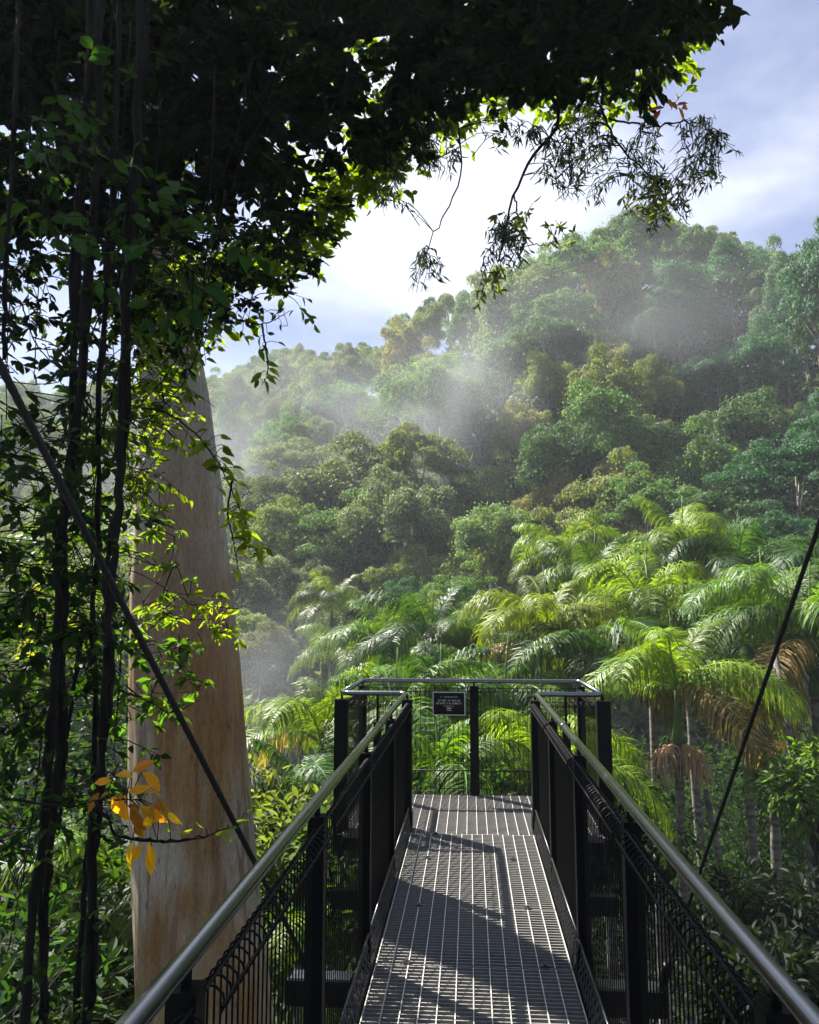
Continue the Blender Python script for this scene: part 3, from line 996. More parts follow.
# lettering: rows of tiny raised strokes, too small in the photo to be read
lt = MB()
for (zc, hw, ch, th) in ((.060, .078, .0045, .0011), (.028, .098, .0075, .0018), (.002, .118, .0080, .0018), (-.022, .046, .0040, .001)):
    x = -hw
    while x < hw:
        cw = ch * .62
        if rng.random() < .16:
            x += cw * 1.6; continue
        y_ = -.0105
        lt.box((x, y_, zc), (th * .6, .001, ch))
        kk = rng.integers(4)
        if kk in (0, 2): lt.box((x + cw * .55, y_, zc + ch * .8), (cw * .45, .0009, th * .6))
        if kk in (1, 2, 3): lt.box((x + cw * .55, y_, zc), (cw * .45, .0009, th * .6))
        if kk in (1, 2): lt.box((x + cw * .55, y_, zc - ch * .8), (cw * .45, .0009, th * .6))
        if kk == 3: lt.box((x + cw, y_, zc), (th * .6, .0009, ch))
        x += cw * 2.1
for dx_ in (-.014, 0, .014):      # little emblem of three arched strokes
    a = np.linspace(0, pi, 7)
    lt.tube(np.stack([dx_ + .007 * np.cos(a), a * 0 - .0105, -.052 + .016 * np.sin(a)], 1), .0022, 4)
lt.box((0, -.0105, -.062), (.022, .001, .0022))
lt.build('lettering', M_signwhite, sign, False)

# steel stays
for (a_, b_, lab, d0, d1, X0) in (((0, 365), (262, 845), 'dark steel stay rising steeply from the left side of the walkway', 2.1, 3.55, -.73),
                            ((819, 525), (682, 850), 'dark steel stay rising steeply from the right side of the walkway', 2.35, 3.5, .83)):
    A = at(*a_, d0); B0 = np.array([X0, 4.0, DZ - .08])
    # straight from anchor through the upper point and on out of the frame
    top = B0 + (A - B0) * 2.6
    o = empty('steel_stay', B0); tag(o, lab, 'steel stay')
    n_ = 160
    s_ = np.linspace(0, 1, n_)[:, None]
    core = MB().tube(B0 * (1 - s_) + top * s_, .0100 if X0 < 0 else .0066, 10)
    part(core, 'rod', M_cable, o)
    # strands wound round the rod
    d = unit(top - B0); e1 = unit(np.cross(d, [0, 1, 0])); e2 = np.cross(d, e1)
    n_ = 900; s_ = np.linspace(0, 1, n_)
    st = MB()
    Ltot = np.linalg.norm(top - B0)
    for k in range(6):
        ph = s_ * Ltot / .22 * 2 * pi + k * pi / 3
        Pth = B0 + s_[:, None] * (top - B0) + (.0085 if X0 < 0 else .0055) * (np.cos(ph)[:, None] * e1 + np.sin(ph)[:, None] * e2)
        st.tube(Pth, .0028 if X0 < 0 else .0016, 5)
    part(st, 'strands', M_cable, o)
    ck = MB().tube([B0, B0 + d * .22], .022, 12); ck.box(B0, (.03, .03, .03))
    part(ck, 'clevis', M_black, o)

# ---------------------------------------------------------------- the big gum tree
m, t, o = newmat('gum_bark')
p = t.nodes.new('ShaderNodeBsdfPrincipled'); p.inputs['Roughness'].default_value = .62
p.inputs['Specular IOR Level'].default_value = .35
tc_ = t.nodes.new('ShaderNodeTexCoord')


def noise(scale, sc3, det=5, loc=(0, 0, 0)):
    mp_ = t.nodes.new('ShaderNodeMapping'); mp_.inputs['Scale'].default_value = sc3; mp_.inputs['Location'].default_value = loc
    n_ = t.nodes.new('ShaderNodeTexNoise'); n_.inputs['Scale'].default_value = scale; n_.inputs['Detail'].default_value = det
    n_.inputs['Roughness'].default_value = .6
    t.links.new(tc_.outputs['Object'], mp_.inputs[0]); t.links.new(mp_.outputs[0], n_.inputs['Vector'])
    return n_.outputs['Fac']


def ramp(fac, *st):
    r_ = t.nodes.new('ShaderNodeValToRGB'); e = r_.color_ramp.elements
    while len(e) < len(st): e.new(.5)
    for q_, (ps, c_) in zip(e, st): q_.position = ps; q_.color = (*c_, 1)
    t.links.new(fac, r_.inputs[0]); return r_.outputs[0]


def mixn(f, a, b, mode='MIX'):
    x_ = t.nodes.new('ShaderNodeMixRGB'); x_.blend_type = mode
    for s_, v_ in ((0, f), (1, a), (2, b)):
        if isinstance(v_, (int, float)): x_.inputs[s_].default_value = v_
        elif isinstance(v_, tuple): x_.inputs[s_].default_value = (*v_, 1)
        else: t.links.new(v_, x_.inputs[s_])
    return x_.outputs[0]


g1 = noise(3.2, (1, 1, .14), 8); g2 = noise(11, (1.3, 1.3, .14), 8, (3, 1, 0)); g3 = noise(34, (1, 1, .16), 6); g4 = noise(1.1, (1, 1, .5), 3, (7, 2, 4))
c1 = ramp(g1, (.34, (.36, .30, .20)), (.44, (.32, .19, .065)), (.54, (.24, .115, .028)), (.68, (.34, .25, .12)))
c2 = ramp(g4, (.45, (.0, .0, .0)), (.58, (1, 1, 1)))
c3 = mixn(c2, c1, (.40, .345, .25))
c4 = mixn(ramp(g2, (.40, (.8, .8, .8)), (.50, (0, 0, 0))), c3, (.20, .12, .06))
c5 = mixn(ramp(g3, (.30, (1, 1, 1)), (.40, (0, 0, 0))), c4, (.10, .07, .045))
bmp = t.nodes.new('ShaderNodeBump'); bmp.inputs['Strength'].default_value = 1.0; bmp.inputs['Distance'].default_value = .03
t.links.new(g2, bmp.inputs['Height'])
b2_ = t.nodes.new('ShaderNodeBump'); b2_.inputs['Strength'].default_value = .5; b2_.inputs['Distance'].default_value = .008
t.links.new(g3, b2_.inputs['Height']); t.links.new(bmp.outputs[0], b2_.inputs['Normal'])
sx_ = t.nodes.new('ShaderNodeSeparateXYZ'); t.links.new(tc_.outputs['Object'], sx_.inputs[0])
zf = t.nodes.new('ShaderNodeMapRange'); zf.inputs['From Min'].default_value = -.9; zf.inputs['From Max'].default_value = 1.6; zf.inputs['To Max'].default_value = .55
ad = t.nodes.new('ShaderNodeMath'); ad.operation = 'MULTIPLY_ADD'; ad.inputs[1].default_value = 3.0; t.links.new(g4, ad.inputs[0]); t.links.new(sx_.outputs['Z'], ad.inputs[2])
sb = t.nodes.new('ShaderNodeMath'); sb.operation = 'SUBTRACT'; sb.inputs[1].default_value = 1.5; t.links.new(ad.outputs[0], sb.inputs[0]); t.links.new(sb.outputs[0], zf.inputs['Value'])
c5 = mixn(zf.outputs[0], c5, (.42, .37, .30))
g6 = noise(70, (1, 1, .3), 6, (2, 2, 2))
c5 = mixn(1.0, c5, ramp(g6, (.3, (.72, .70, .68)), (.7, (1.2, 1.2, 1.2))), 'MULTIPLY')
t.links.new(c5, p.inputs['Base Color']); t.links.new(b2_.outputs[0], p.inputs['Normal'])
t.links.new(p.outputs[0], o.inputs['Surface'])
M_gum = m

GY = 6.5
edges = [(-420, 132, 168), (-200, 132, 172), (0, 134, 178), (300, 137, 190), (340, 139, 197), (400, 141, 208), (480, 139, 218), (560, 134, 226), (600, 132, 230),
         (700, 133, 241), (800, 134, 251), (900, 138, 260), (1024, 144, 272), (1200, 150, 286), (1500, 150, 330)]
pys = np.array([e[0] for e in edges][::-1], float); lf = np.array([e[1] for e in edges][::-1], float); rt = np.array([e[2] for e in edges][::-1], float)
yy_ = np.linspace(-420, 1500, 150)[::-1]
Ls = np.interp(yy_, pys[::-1], lf[::-1]); Rs = np.interp(yy_, pys[::-1], rt[::-1])
sides = 72
Vt = []
for a_, l_, r_ in zip(yy_, Ls, Rs):
    A = aty(l_, a_, GY); B = aty(r_, a_, GY); c = (A + B) / 2; R_ = np.linalg.norm(B - A) / 2
    th = np.arange(sides) * 2 * pi / sides
    z = c[2]
    lump = 1 + .026 * np.sin(3 * th + z * 1.1) + .012 * np.sin(7 * th - z * 2.3) + .008 * np.sin(13 * th + z * .6) \
        + .035 * np.exp(-((z + .25) / .35) ** 2) * np.cos(th - 5.2) + .03 * np.exp(-((z - 1.1) / .25) ** 2) * np.cos(2 * th - .4)
    Vt.append(np.stack([c[0] + R_ * lump * np.cos(th), c[1] + R_ * lump * np.sin(th), z + 0 * th], 1))
gum_base = np.array([Vt[0][:, 0].mean(), Vt[0][:, 1].mean(), Vt[0][0, 2]])
gum = empty('gum_tree', gum_base)
tag(gum, 'massive smooth barked gum tree with ochre streaks left of the walkway', 'gum tree')
nr = len(Vt)
i, j = np.meshgrid(np.arange(nr - 1), np.arange(sides), indexing='ij'); i = i.ravel(); j = j.ravel(); k = (j + 1) % sides
part(MB().add(np.concatenate(Vt), np.stack([i * sides + j, i * sides + k, (i + 1) * sides + k, (i + 1) * sides + j], 1)), 'trunk', M_gum, gum)
# high limb reaching right above the frame
lt_ = aty(152, -380, GY)
limb = np.array([lt_, at(300, -330, 6.2), at(470, -210, 5.8), at(620, -130, 5.6), at(760, -150, 5.6)])
part(MB().tube(limb, [.16, .12, .09, .06, .03], 9), 'limb', M_gum, gum)


def smooth_path(pts, n=24, jit=0.0):
    pts = np.asarray(pts, float)
    tt_ = np.linspace(0, 1, len(pts)); s_ = np.linspace(0, 1, n)
    # catmull-rom through the points
    P = np.vstack([2 * pts[0] - pts[1], pts, 2 * pts[-1] - pts[-2]])
    res = []
    for q_ in s_ * (len(pts) - 1):
        i_ = min(int(q_), len(pts) - 2); u = q_ - i_
        p0, p1, p2, p3 = P[i_:i_ + 4]
        res.append(.5 * ((2 * p1) + (-p0 + p2) * u + (2 * p0 - 5 * p1 + 4 * p2 - p3) * u * u + (-p0 + 3 * p1 - 3 * p2 + p3) * u ** 3))
    res = np.array(res)
    if jit: res[1:-1] += rng.normal(size=(n - 2, 3)) * jit
    return res


def hanging(paths, d, blobs, root, n_per=26):
    """drooping gum branch: woody paths in pixels at depth d, fine narrow leaves hung on twigs around blobs (px,py,rx,ry,count)"""
    st = MB(); lv = MB()
    nodes = []
    for pts, r0, r1 in paths:
        P = smooth_path([at(a_, b_, d + dd_) for a_, b_, dd_ in pts], 26, .006)
        st.tube(P, np.linspace(r0, r1, 26), 6); nodes.append(P)
    nodes = np.concatenate(nodes)
    for (bx, by, rx, ry, cnt) in blobs:
        for _ in range(cnt):
            a = rng.uniform(0, 2 * pi); rr = rng.uniform(0, 1) ** .5
            c = at(bx + rx * rr * cos(a), by + ry * rr * sin(a), d + rng.normal() * .22)
            nn_ = nodes[np.argmin(((nodes - c) ** 2).sum(1))]
            if np.linalg.norm(nn_ - c) > .5: nn_ = c + unit(nn_ - c) * .4
            q = smooth_path([nn_, (nn_ + c) / 2 + [0, 0, .05], c, c - [rng.normal() * .05, rng.normal() * .05, .10]], 8)
            st.tube(q, np.linspace(.0035, .0015, 8), 4, False)
            m_ = rng.integers(8, 15)
            s_ = rng.uniform(.35, 1, m_); B = q[(s_ * 7).astype(int)] + rng.normal(size=(m_, 3)) * .012
            D = rdir(m_) * .75 + [0, 0, -.75]
            leaves(lv, B, D, rdir(m_), rng.uniform(.05, .085, m_), rng.uniform(.010, .015, m_), T_LANCE)
    b = part(st, 'hanging_branch', M_bark, gum)
    f = lv.build('foliage', M_gumleaf, b, False)
    return b


hanging([([(470, -190, .3), (500, -60, .1), (545, 60, 0), (557, 122, 0), (532, 158, 0), (514, 195, 0), (505, 225, 0), (498, 262, 0)], .016, .005),
         ([(557, 122, 0), (562, 140, 0), (570, 150, .05)], .006, .003), ([(514, 195, 0), (520, 225, 0), (530, 242, 0), (545, 246, 0)], .006, .003)],
        5.0, [(503, 245, 20, 26, 26), (560, 160, 22, 30, 26), (520, 120, 18, 20, 6)], gum)
hanging([([(620, -120, .4), (605, 0, .1), (602, 95, 0), (610, 130, 0), (625, 150, 0), (655, 182, 0)], .014, .004),
         ([(608, 118, 0), (650, 126, 0), (692, 122, 0), (718, 136, 0)], .007, .003), ([(620, 140, 0), (630, 165, 0), (632, 178, 0)], .005, .002),
         ([(655, 182, 0), (670, 205, 0), (690, 225, 0)], .004, .002)],
        5.2, [(585, 135, 28, 28, 30), (700, 150, 24, 36, 40), (590, 180, 16, 18, 12), (655, 195, 34, 26, 26), (640, 150, 24, 24, 14)], gum)
hanging([([(400, -240, .3), (440, 0, .1), (457, 118, 0), (461, 170, 0), (446, 212, 0), (431, 238, 0), (425, 262, 0)], .008, .003),
         ([(440, 0, .1), (430, 90, .1), (425, 130, 0), (418, 150, 0)], .007, .002)],
        5.2, [(427, 266, 14, 14, 12), (434, 145, 26, 26, 34), (390, 185, 14, 16, 10), (375, 150, 18, 20, 12), (510, 128, 16, 12, 6)], gum)
# yellow green young leaves among the hanging branches
def young(blobs, d, root, color, n_leaf=(.05, .08)):
    lv = MB(); st = MB()
    for (bx, by, rx, ry, cnt) in blobs:
        for _ in range(cnt):
            c = at(bx + rx * rng.normal() * .6, by + ry * rng.normal() * .6, d + rng.normal() * .1)
            q = smooth_path([c + [rng.normal() * .05, 0, .12], c], 4); lv.tube(q, .002, 4, False)
            m_ = 7; B = q[rng.integers(0, 4, m_)]
            leaves(lv, B, rdir(m_) + [0, 0, -.5], rdir(m_), rng.uniform(*n_leaf, m_), .02, T_SIMPLE)
    f = part(lv, 'young_leaves', M_vine, root, False); f.color = (*color, 1)


young([(512, 232, 12, 14, 8), (650, 205, 18, 16, 16), (560, 245, 10, 8, 4), (490, 290, 14, 14, 6)], 5.1, gum, (.18, .20, .05))

# ---------------------------------------------------------------- dark canopy tree overhead
def inside(poly, x, y):
    c = np.zeros(len(x), bool); j_ = len(poly) - 1
    for i_ in range(len(poly)):
        xi, yi = poly[i_]; xj, yj = poly[j_]
        hit = ((yi > y) != (yj > y)) & (x < (xj - xi) * (y - yi) / (yj - yi + 1e-9) + xi)
        c ^= hit; j_ = i_
    return c


def clusters_in(poly, n, d0, d1):
    xs_, ys_ = zip(*poly)
    res = np.zeros((0, 2))
    while len(res) < n:
        x = rng.uniform(min(xs_), max(xs_), n * 2); y_ = rng.uniform(min(ys_), max(ys_), n * 2)
        k_ = inside(poly, x, y_)
        res = np.vstack([res, np.stack([x[k_], y_[k_]], 1)])
    res = res[:n]
    d = rng.uniform(d0, d1, n)
    return np.array([at(a_, b_, c_) for (a_, b_), c_ in zip(res, d)])


def foliage(C, lv, st, per=(9, 15), ll=(.06, .10), wr=.5, T=T_SIMPLE, tw=.22, droop=.5, twig_r=.0025):
    for c in C:
        D0 = unit(rng.normal(size=3) * [1, 1, .6] + [0, 0, -droop])
        tip = c + D0 * tw * rng.uniform(.6, 1.3)
        q = np.array([c - D0 * tw * .4, c + [0, 0, .02], tip]); st.tube(q, [twig_r * 1.4, twig_r, twig_r * .5], 4, False)
        m_ = rng.integers(*per); s_ = rng.uniform(0, 1, (m_, 1))
        B = c * (1 - s_) + tip * s_
        sd = unit(np.cross(D0, [0, 0, 1.0])) * np.where(np.arange(m_) % 2, 1, -1)[:, None]
        D = sd * .8 + D0 * .7 + rng.normal(size=(m_, 3)) * .35 + [0, 0, -.2]
        N = np.array([0, 0, 1.0]) + rng.normal(size=(m_, 3)) * .55
        l_ = rng.uniform(*ll, m_)
        leaves(lv, B, D, N, l_, l_ * wr, T)


CAN = [(-160, -170), (800, -170), (770, -100), (730, -50), (700, 5), (680, 40), (655, 78), (640, 90), (600, 82), (560, 86), (525, 78), (490, 98), (470, 103), (440, 106),
       (412, 122), (385, 145), (360, 160), (335, 170), (320, 190), (290, 238), (262, 240), (235, 215), (205, 225), (150, 235), (-160, 275)]
lv = MB(); st = MB()
def gappy(C):
    px_, py_, _z = project(C)
    k = rng.random(len(C))
    hole = (np.sin(px_ * .045 + 1) * np.sin(py_ * .06 + px_ * .02) > .35)
    zone = ((px_ > 255) & (px_ < 420) & (py_ > -20)) | ((px_ < 70) & (py_ > 90)) | (py_ > 190)
    return C[~(zone & hole & (k < .85)) & ~(zone & (k < .35))]


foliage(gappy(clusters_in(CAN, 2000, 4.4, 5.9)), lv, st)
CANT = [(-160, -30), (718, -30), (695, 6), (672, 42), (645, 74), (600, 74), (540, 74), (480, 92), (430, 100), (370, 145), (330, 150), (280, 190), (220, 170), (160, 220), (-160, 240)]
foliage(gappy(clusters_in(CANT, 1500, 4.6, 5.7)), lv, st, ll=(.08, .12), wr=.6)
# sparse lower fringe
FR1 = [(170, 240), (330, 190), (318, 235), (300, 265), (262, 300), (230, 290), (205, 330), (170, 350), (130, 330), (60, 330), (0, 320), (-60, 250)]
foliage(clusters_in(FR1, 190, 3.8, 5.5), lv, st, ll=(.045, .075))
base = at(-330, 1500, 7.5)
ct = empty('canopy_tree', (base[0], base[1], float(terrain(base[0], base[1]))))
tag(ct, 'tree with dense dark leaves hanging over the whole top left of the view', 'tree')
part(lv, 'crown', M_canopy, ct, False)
tr = MB()
tp = [np.array([base[0], base[1], ct.location[2] - .5]), at(-300, 600, 7), at(-260, 100, 6.6), at(-120, -150, 6.3)]
tr.tube(smooth_path(tp, 20), np.linspace(.35, .18, 20), 12)
part(tr, 'trunk', M_bark, ct)
for pts in ([(-120, -150, 6.3), (80, -60, 5.9), (260, 10, 5.6), (420, 30, 5.4), (560, 20, 5.4), (690, 10, 5.4)],
            [(-200, -20, 6.4), (0, 60, 6.0), (130, 110, 5.5), (250, 150, 5.2), (330, 170, 5.2)],
            [(-120, -150, 6.3), (200, -120, 6), (500, -90, 5.6), (760, -100, 5.6)],
            [(-200, 60, 6.4), (-60, 180, 5.6), (90, 210, 5.2), (200, 250, 5.0)]):
    P = smooth_path([at(*q_) for q_ in pts], 26, .015)
    part(MB().tube(P, np.linspace(.075, .012, 26), 7), 'limb', M_bark, ct)
part(st, 'twigs', M_bark, ct)
# light green leaves at the canopy's edge, sunlight put into their colour
lv = MB(); st2 = MB()
low = [(700, 20), (676, 60), (650, 92), (600, 98), (560, 102), (525, 96), (490, 116), (440, 124), (400, 146), (375, 168), (345, 182), (322, 212), (300, 250), (262, 270), (235, 262), (205, 290), (150, 310)]
low = np.array(low, float); E = [at(rng.uniform(140, 300), rng.uniform(225, 335), rng.uniform(4.8, 6.2)) for _ in range(45)]
for _ in range(440):
    s_ = rng.uniform(0, len(low) - 1.001) if _ % 3 else rng.uniform(8, len(low) - 1.001)
    i_ = int(s_); q_ = low[i_] + (low[i_ + 1] - low[i_]) * (s_ - i_)
    E.append(at(q_[0] + rng.normal() * 10, q_[1] + rng.normal() * 12 - 6, rng.uniform(5.9, 6.4)))
for _ in range(130):
    E.append(at(rng.uniform(200, 420), rng.uniform(20, 200), 6.2))
foliage(np.array(E), lv, lv, per=(6, 11), ll=(.06, .10), wr=.5, tw=.16)
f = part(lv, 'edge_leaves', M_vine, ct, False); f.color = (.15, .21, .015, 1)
lv = MB(); st2 = MB()
foliage(np.array([at(664, 98, 4.8), at(668, 106, 4.8)]), lv, st2, per=(4, 6), ll=(.08, .11), wr=.35, tw=.12)
f = part(lv, 'new_leaves', M_orange, ct, False); f.color = (.45, .18, .08, 1)

# ---------------------------------------------------------------- hanging stems and vines on the left
def stem(pts, d, r0, r1, label, name='liana', mat=None, moss=0, group='dark stems hanging in front of the left forest', twist=False, cat='liana'):
    P = smooth_path([at(a_, b_, d + (c_ if len(q_) > 2 else 0)) for q_ in pts for a_, b_, c_ in [(q_ + (0,))[:3]]], 60, r0 * .22)
    o = empty(name, P[-1]); tag(o, label, cat, group)
    R_ = np.linspace(r0, r1, 60) * .72 * (1 + rng.normal(size=60) * .14)
    mb = MB(); mb.tube(P, R_, 9, wob=.16)
    if twist:
        a = np.linspace(0, 22, 60)
        mb.tube(P + np.stack([np.cos(a) * r0 * 1.1, np.sin(a) * r0 * 1.1, a * 0], 1), r0 * .45, 6, wob=.1)
    part(mb, 'bark', mat or M_bark, o)
    if moss:
        lv = MB(); st_ = MB()
        i_ = rng.integers(0, 60, moss)
        foliage(P[i_] + rng.normal(size=(moss, 3)) * r0, lv, st_, per=(3, 6), ll=(.03, .06), tw=.08)
        f = part(lv, 'leaves', M_vine, o, False); f.color = (.03, .06, .015, 1)
    return o


stem([(102, -60), (99, 110), (90, 250), (80, 390), (67, 480), (60, 560), (57, 640), (54, 700), (46, 800), (38, 880), (22, 1040), (18, 1150)], 3.3, .022, .026, 'thick dark liana leftmost of the paired hanging stems', moss=60)
stem([(92, -60), (86, 140), (76, 300), (72, 430), (66, 520), (63, 640), (58, 760), (50, 860), (44, 960), (40, 1060), (40, 1150)], 3.4, .021, .022, 'dark stem twined just right of the leftmost thick stem', moss=50, twist=True)
stem([(142, -60), (138, 140), (128, 290), (122, 400), (117, 520), (109, 600), (105, 700), (100, 790), (92, 880), (86, 1000), (84, 1120)], 3.2, .022, .023, 'thick dark stem nearest in front of the gum trunk', moss=60, twist=True)
stem([(120, -60), (115, 150), (105, 300), (98, 430), (99, 540), (92, 620), (96, 700), (93, 800), (84, 900), (77, 1000), (74, 1120)], 3.5, .015, .018, 'slimmer dark stem between the two thick pairs', moss=40)
stem([(84, 620), (76, 670), (68, 730), (62, 790), (58, 830)], 3.6, .014, .010, 'short leaning dark stem crossing between the thick pairs')
stem([(20, -40), (17, 60), (12, 170), (6, 260), (4, 360)], 3.0, .012, .010, 'thin dark vine at the top left edge', cat='vine', name='hanging_vine')
THIN = [[(118, -40), (108, 60), (96, 150), (90, 240)], [(132, 20), (124, 110), (118, 200), (112, 290)], [(150, -30), (146, 90), (140, 190), (136, 260)],
        [(160, 90), (158, 150), (152, 210), (148, 260)], [(283, 55), (270, 95), (256, 130), (240, 160), (232, 190)], [(252, 60), (240, 120), (225, 170), (205, 230), (185, 300)],
        [(226, 190), (214, 240), (204, 290), (192, 330)], [(215, 70), (212, 150), (208, 230), (202, 300)], [(60, 40), (50, 140), (40, 260), (34, 380)],
        [(30, 100), (28, 220), (10, 300), (6, 420)], [(240, 235), (205, 330), (185, 380), (150, 420), (140, 440)], [(222, 230), (200, 310), (170, 370), (140, 405)],
        [(105, 300), (82, 360), (60, 410), (20, 450), (-20, 480)], [(130, 330), (105, 420), (92, 520), (96, 640)], [(20, 300), (40, 350), (90, 400), (75, 460), (30, 500)],
        [(0, 680), (20, 690), (34, 715), (50, 722), (80, 720)], [(42, 735), (36, 790), (24, 870), (6, 960)], [(122, 640), (118, 700), (114, 760)]]
TL = ['thin vine leftmost of the strands before the dark canopy', 'thin vine strand just left of the nearest thick liana', 'long thin vine brushing the thickest liana high up',
      'thin vine right of the thick lianas over the gum top', 'thin slanting vine farthest right under the canopy', 'long slanting vine running from canopy down to the gum',
      'short bare vine crossing the leaf fringe beside the gum', 'upright thin vine through the light green creeper leaves', 'thin curved vine left of the leftmost thick liana high up',
      'thin vine looping at the left edge above the stay', 'straight dark vine slanting down across the gum top', 'second straight dark vine crossing the gum top',
      'thin vine sloping down to the left edge behind the stay', 'thin vine between the pairs of lianas halfway up', 'curling tendril in the sky gap near the left edge',
      'thin arched vine at the left edge above the orange leaves', 'thin vine sloping toward the lower left edge', 'short thin vine against the gum above the orange leaves']
for k, pts in enumerate(THIN):
    stem(pts, 3.2 + .5 * rng.uniform(), .0045, .003, TL[k], name='trailing_vine', group='thin bare vines trailing on the left', cat='vine')


def leafy(poly, n, d0, d1, color, label, ll, wr=.5, per=(7, 12), T=T_FINE, tw=.2, cat='vine', name='leafy_vine', path=None, mat=None, group=None):
    C = clusters_in(poly, n, d0, d1)
    lv = MB(); st_ = MB()
    foliage(C, lv, st_, per=per, ll=ll, wr=wr, T=T, tw=tw)
    # wandering stems joining the clusters
    order = np.argsort(C[:, 2])[::-1]
    for s0 in range(0, len(C), 9):
        idx = order[s0:s0 + 9]; idx = idx[np.argsort(C[idx, 0])]
        if len(idx) > 2: st_.tube(smooth_path(C[idx], len(idx) * 4), .003, 5)
    o = empty(name, C[order[-1]]); tag(o, label, cat, group)
    part(st_, 'stem', M_bark, o)
    f = part(lv, 'leaves', mat or M_vine, o, False); f.color = (*color, 1)
    return o


leafy([(-30, 330), (70, 340), (100, 420), (95, 520), (60, 530), (-30, 540)], 62, 3.2, 4.6, (.022, .045, .014), 'dark green vine leaves against the sky at the left edge', (.05, .09))
leafy([(-30, 520), (110, 500), (120, 620), (100, 700), (60, 720), (-30, 720)], 105, 3.3, 4.8, (.020, .045, .012), 'dense green vine leaves behind the stays left middle', (.06, .10))
leafy([(-30, 700), (90, 700), (130, 740), (120, 800), (60, 840), (-30, 860)], 50, 3.4, 5.2, (.018, .045, .012), 'green vine leaves around the orange leaved twig', (.05, .09))
leafy([(110, 250), (200, 260), (215, 320), (190, 370), (150, 380), (140, 330), (105, 320)], 90, 4.2, 5.2, (.11, .18, .02), 'light green creeper leaves over the gum trunk top', (.05, .08))  # leaf green raised to stand in for sun the canopy blocks
leafy([(128, 360), (175, 370), (190, 420), (165, 470), (130, 520), (105, 470)], 70, 4.4, 5.3, (.13, .18, .016), 'yellow green creeper leaves down the left of the gum trunk', (.05, .08))  # yellow green leaves, brightened in colour as if sunlit
leafy([(120, 480), (165, 480), (190, 540), (195, 600), (150, 640), (105, 640), (100, 540)], 46, 4.4, 5.4, (.12, .19, .02), 'fresh green star shaped leaves before the gum trunk', (.05, .085), wr=.42, per=(5, 8), tw=.05)
leafy([(160, 600), (215, 592), (248, 612), (240, 640), (195, 640), (160, 635)], 20, 4.4, 5.0, (.20, .26, .02), 'sunlit yellow green leaf spray reaching across the gum trunk', (.05, .08), wr=.42, per=(5, 8), tw=.1)
leafy([(110, 640), (185, 640), (200, 690), (160, 720), (120, 720)], 24, 4.2, 5.0, (.05, .11, .02), 'green leaves hanging before the gum trunk above the orange leaves', (.06, .09))
leafy([(100, 330), (130, 380), (110, 470), (95, 560), (110, 660), (80, 690), (60, 560), (80, 400)], 70, 3.6, 4.8, (.04, .075, .018), 'tangled leaves climbing between the two pairs of hanging stems', (.04, .07))
leafy([(-30, 840), (60, 840), (130, 870), (130, 1040), (-30, 1040)], 26, 4.2, 6.5, (.014, .03, .009), 'loose green leaves at the foot of the hanging stems', (.06, .10))
leafy([(15, 565), (60, 575), (65, 640), (45, 660), (20, 640)], 26, 6.5, 8.0, (.20, .22, .03), 'bright yellow leaves glowing behind the left stems', (.08, .12))
leafy([(0, 100), (60, 60), (120, 160), (260, 240), (200, 300), (60, 260)], 60, 2.8, 3.6, (.03, .08, .02), 'broad green leaves low in front of the dark canopy', (.06, .09), wr=.6, per=(3, 5))


def twig(px_pts, d, spots, leaf_l, wr, color, label, cat='branch', r0=.006, mat=None, name='leafy_branch', D=None, T=T_FINE):
    """a named twig with leaves at given pixels: spots (px,py,dirx,diry,len factor)"""
    P = smooth_path([at(*q_, d) for q_ in px_pts], 30, .002)
    o = empty(name, P[0]); tag(o, label, cat)
    st_ = MB().tube(P, np.linspace(r0, r0 * .35, 30), 6)
    lv = MB()
    for (x, y_, dx_, dy_, lf_) in spots:
        B = at(x, y_, d + rng.normal() * .03)
        nn_ = P[np.argmin(((P - B) ** 2).sum(1))]
        st_.tube(smooth_path([nn_, (nn_ + B) / 2 + [0, 0, .01], B], 5), .0018, 4, False)
        dd = Rv * dx_ - Uv * dy_ + Fv * rng.normal() * .35
        nrm = -Fv * .8 + rng.normal(size=3) * .45 + np.array([0, 0, .4])
        l_ = leaf_l * lf_
        leaves(lv, [B], [dd], [nrm], l_, l_ * wr, T)
    part(st_, 'stem', M_bark, o)
    f = part(lv, 'leaves', mat or M_vine, o, False); f.color = (*color, 1)
    return o


def rnd_spots(path, n, spread, lo=.7, hi=1.2, down=.7):
    path = np.array(path, float); out_ = []
    for _ in range(n):
        s_ = rng.uniform(0, len(path) - 1.001); i_ = int(s_); q_ = path[i_] + (path[i_ + 1] - path[i_]) * (s_ - i_)
        a = rng.uniform(0, 2 * pi)
        out_.append((q_[0] + rng.normal() * spread, q_[1] + rng.normal() * spread, cos(a), abs(sin(a)) * down + .2 * sin(a), rng.uniform(lo, hi)))
    return out_


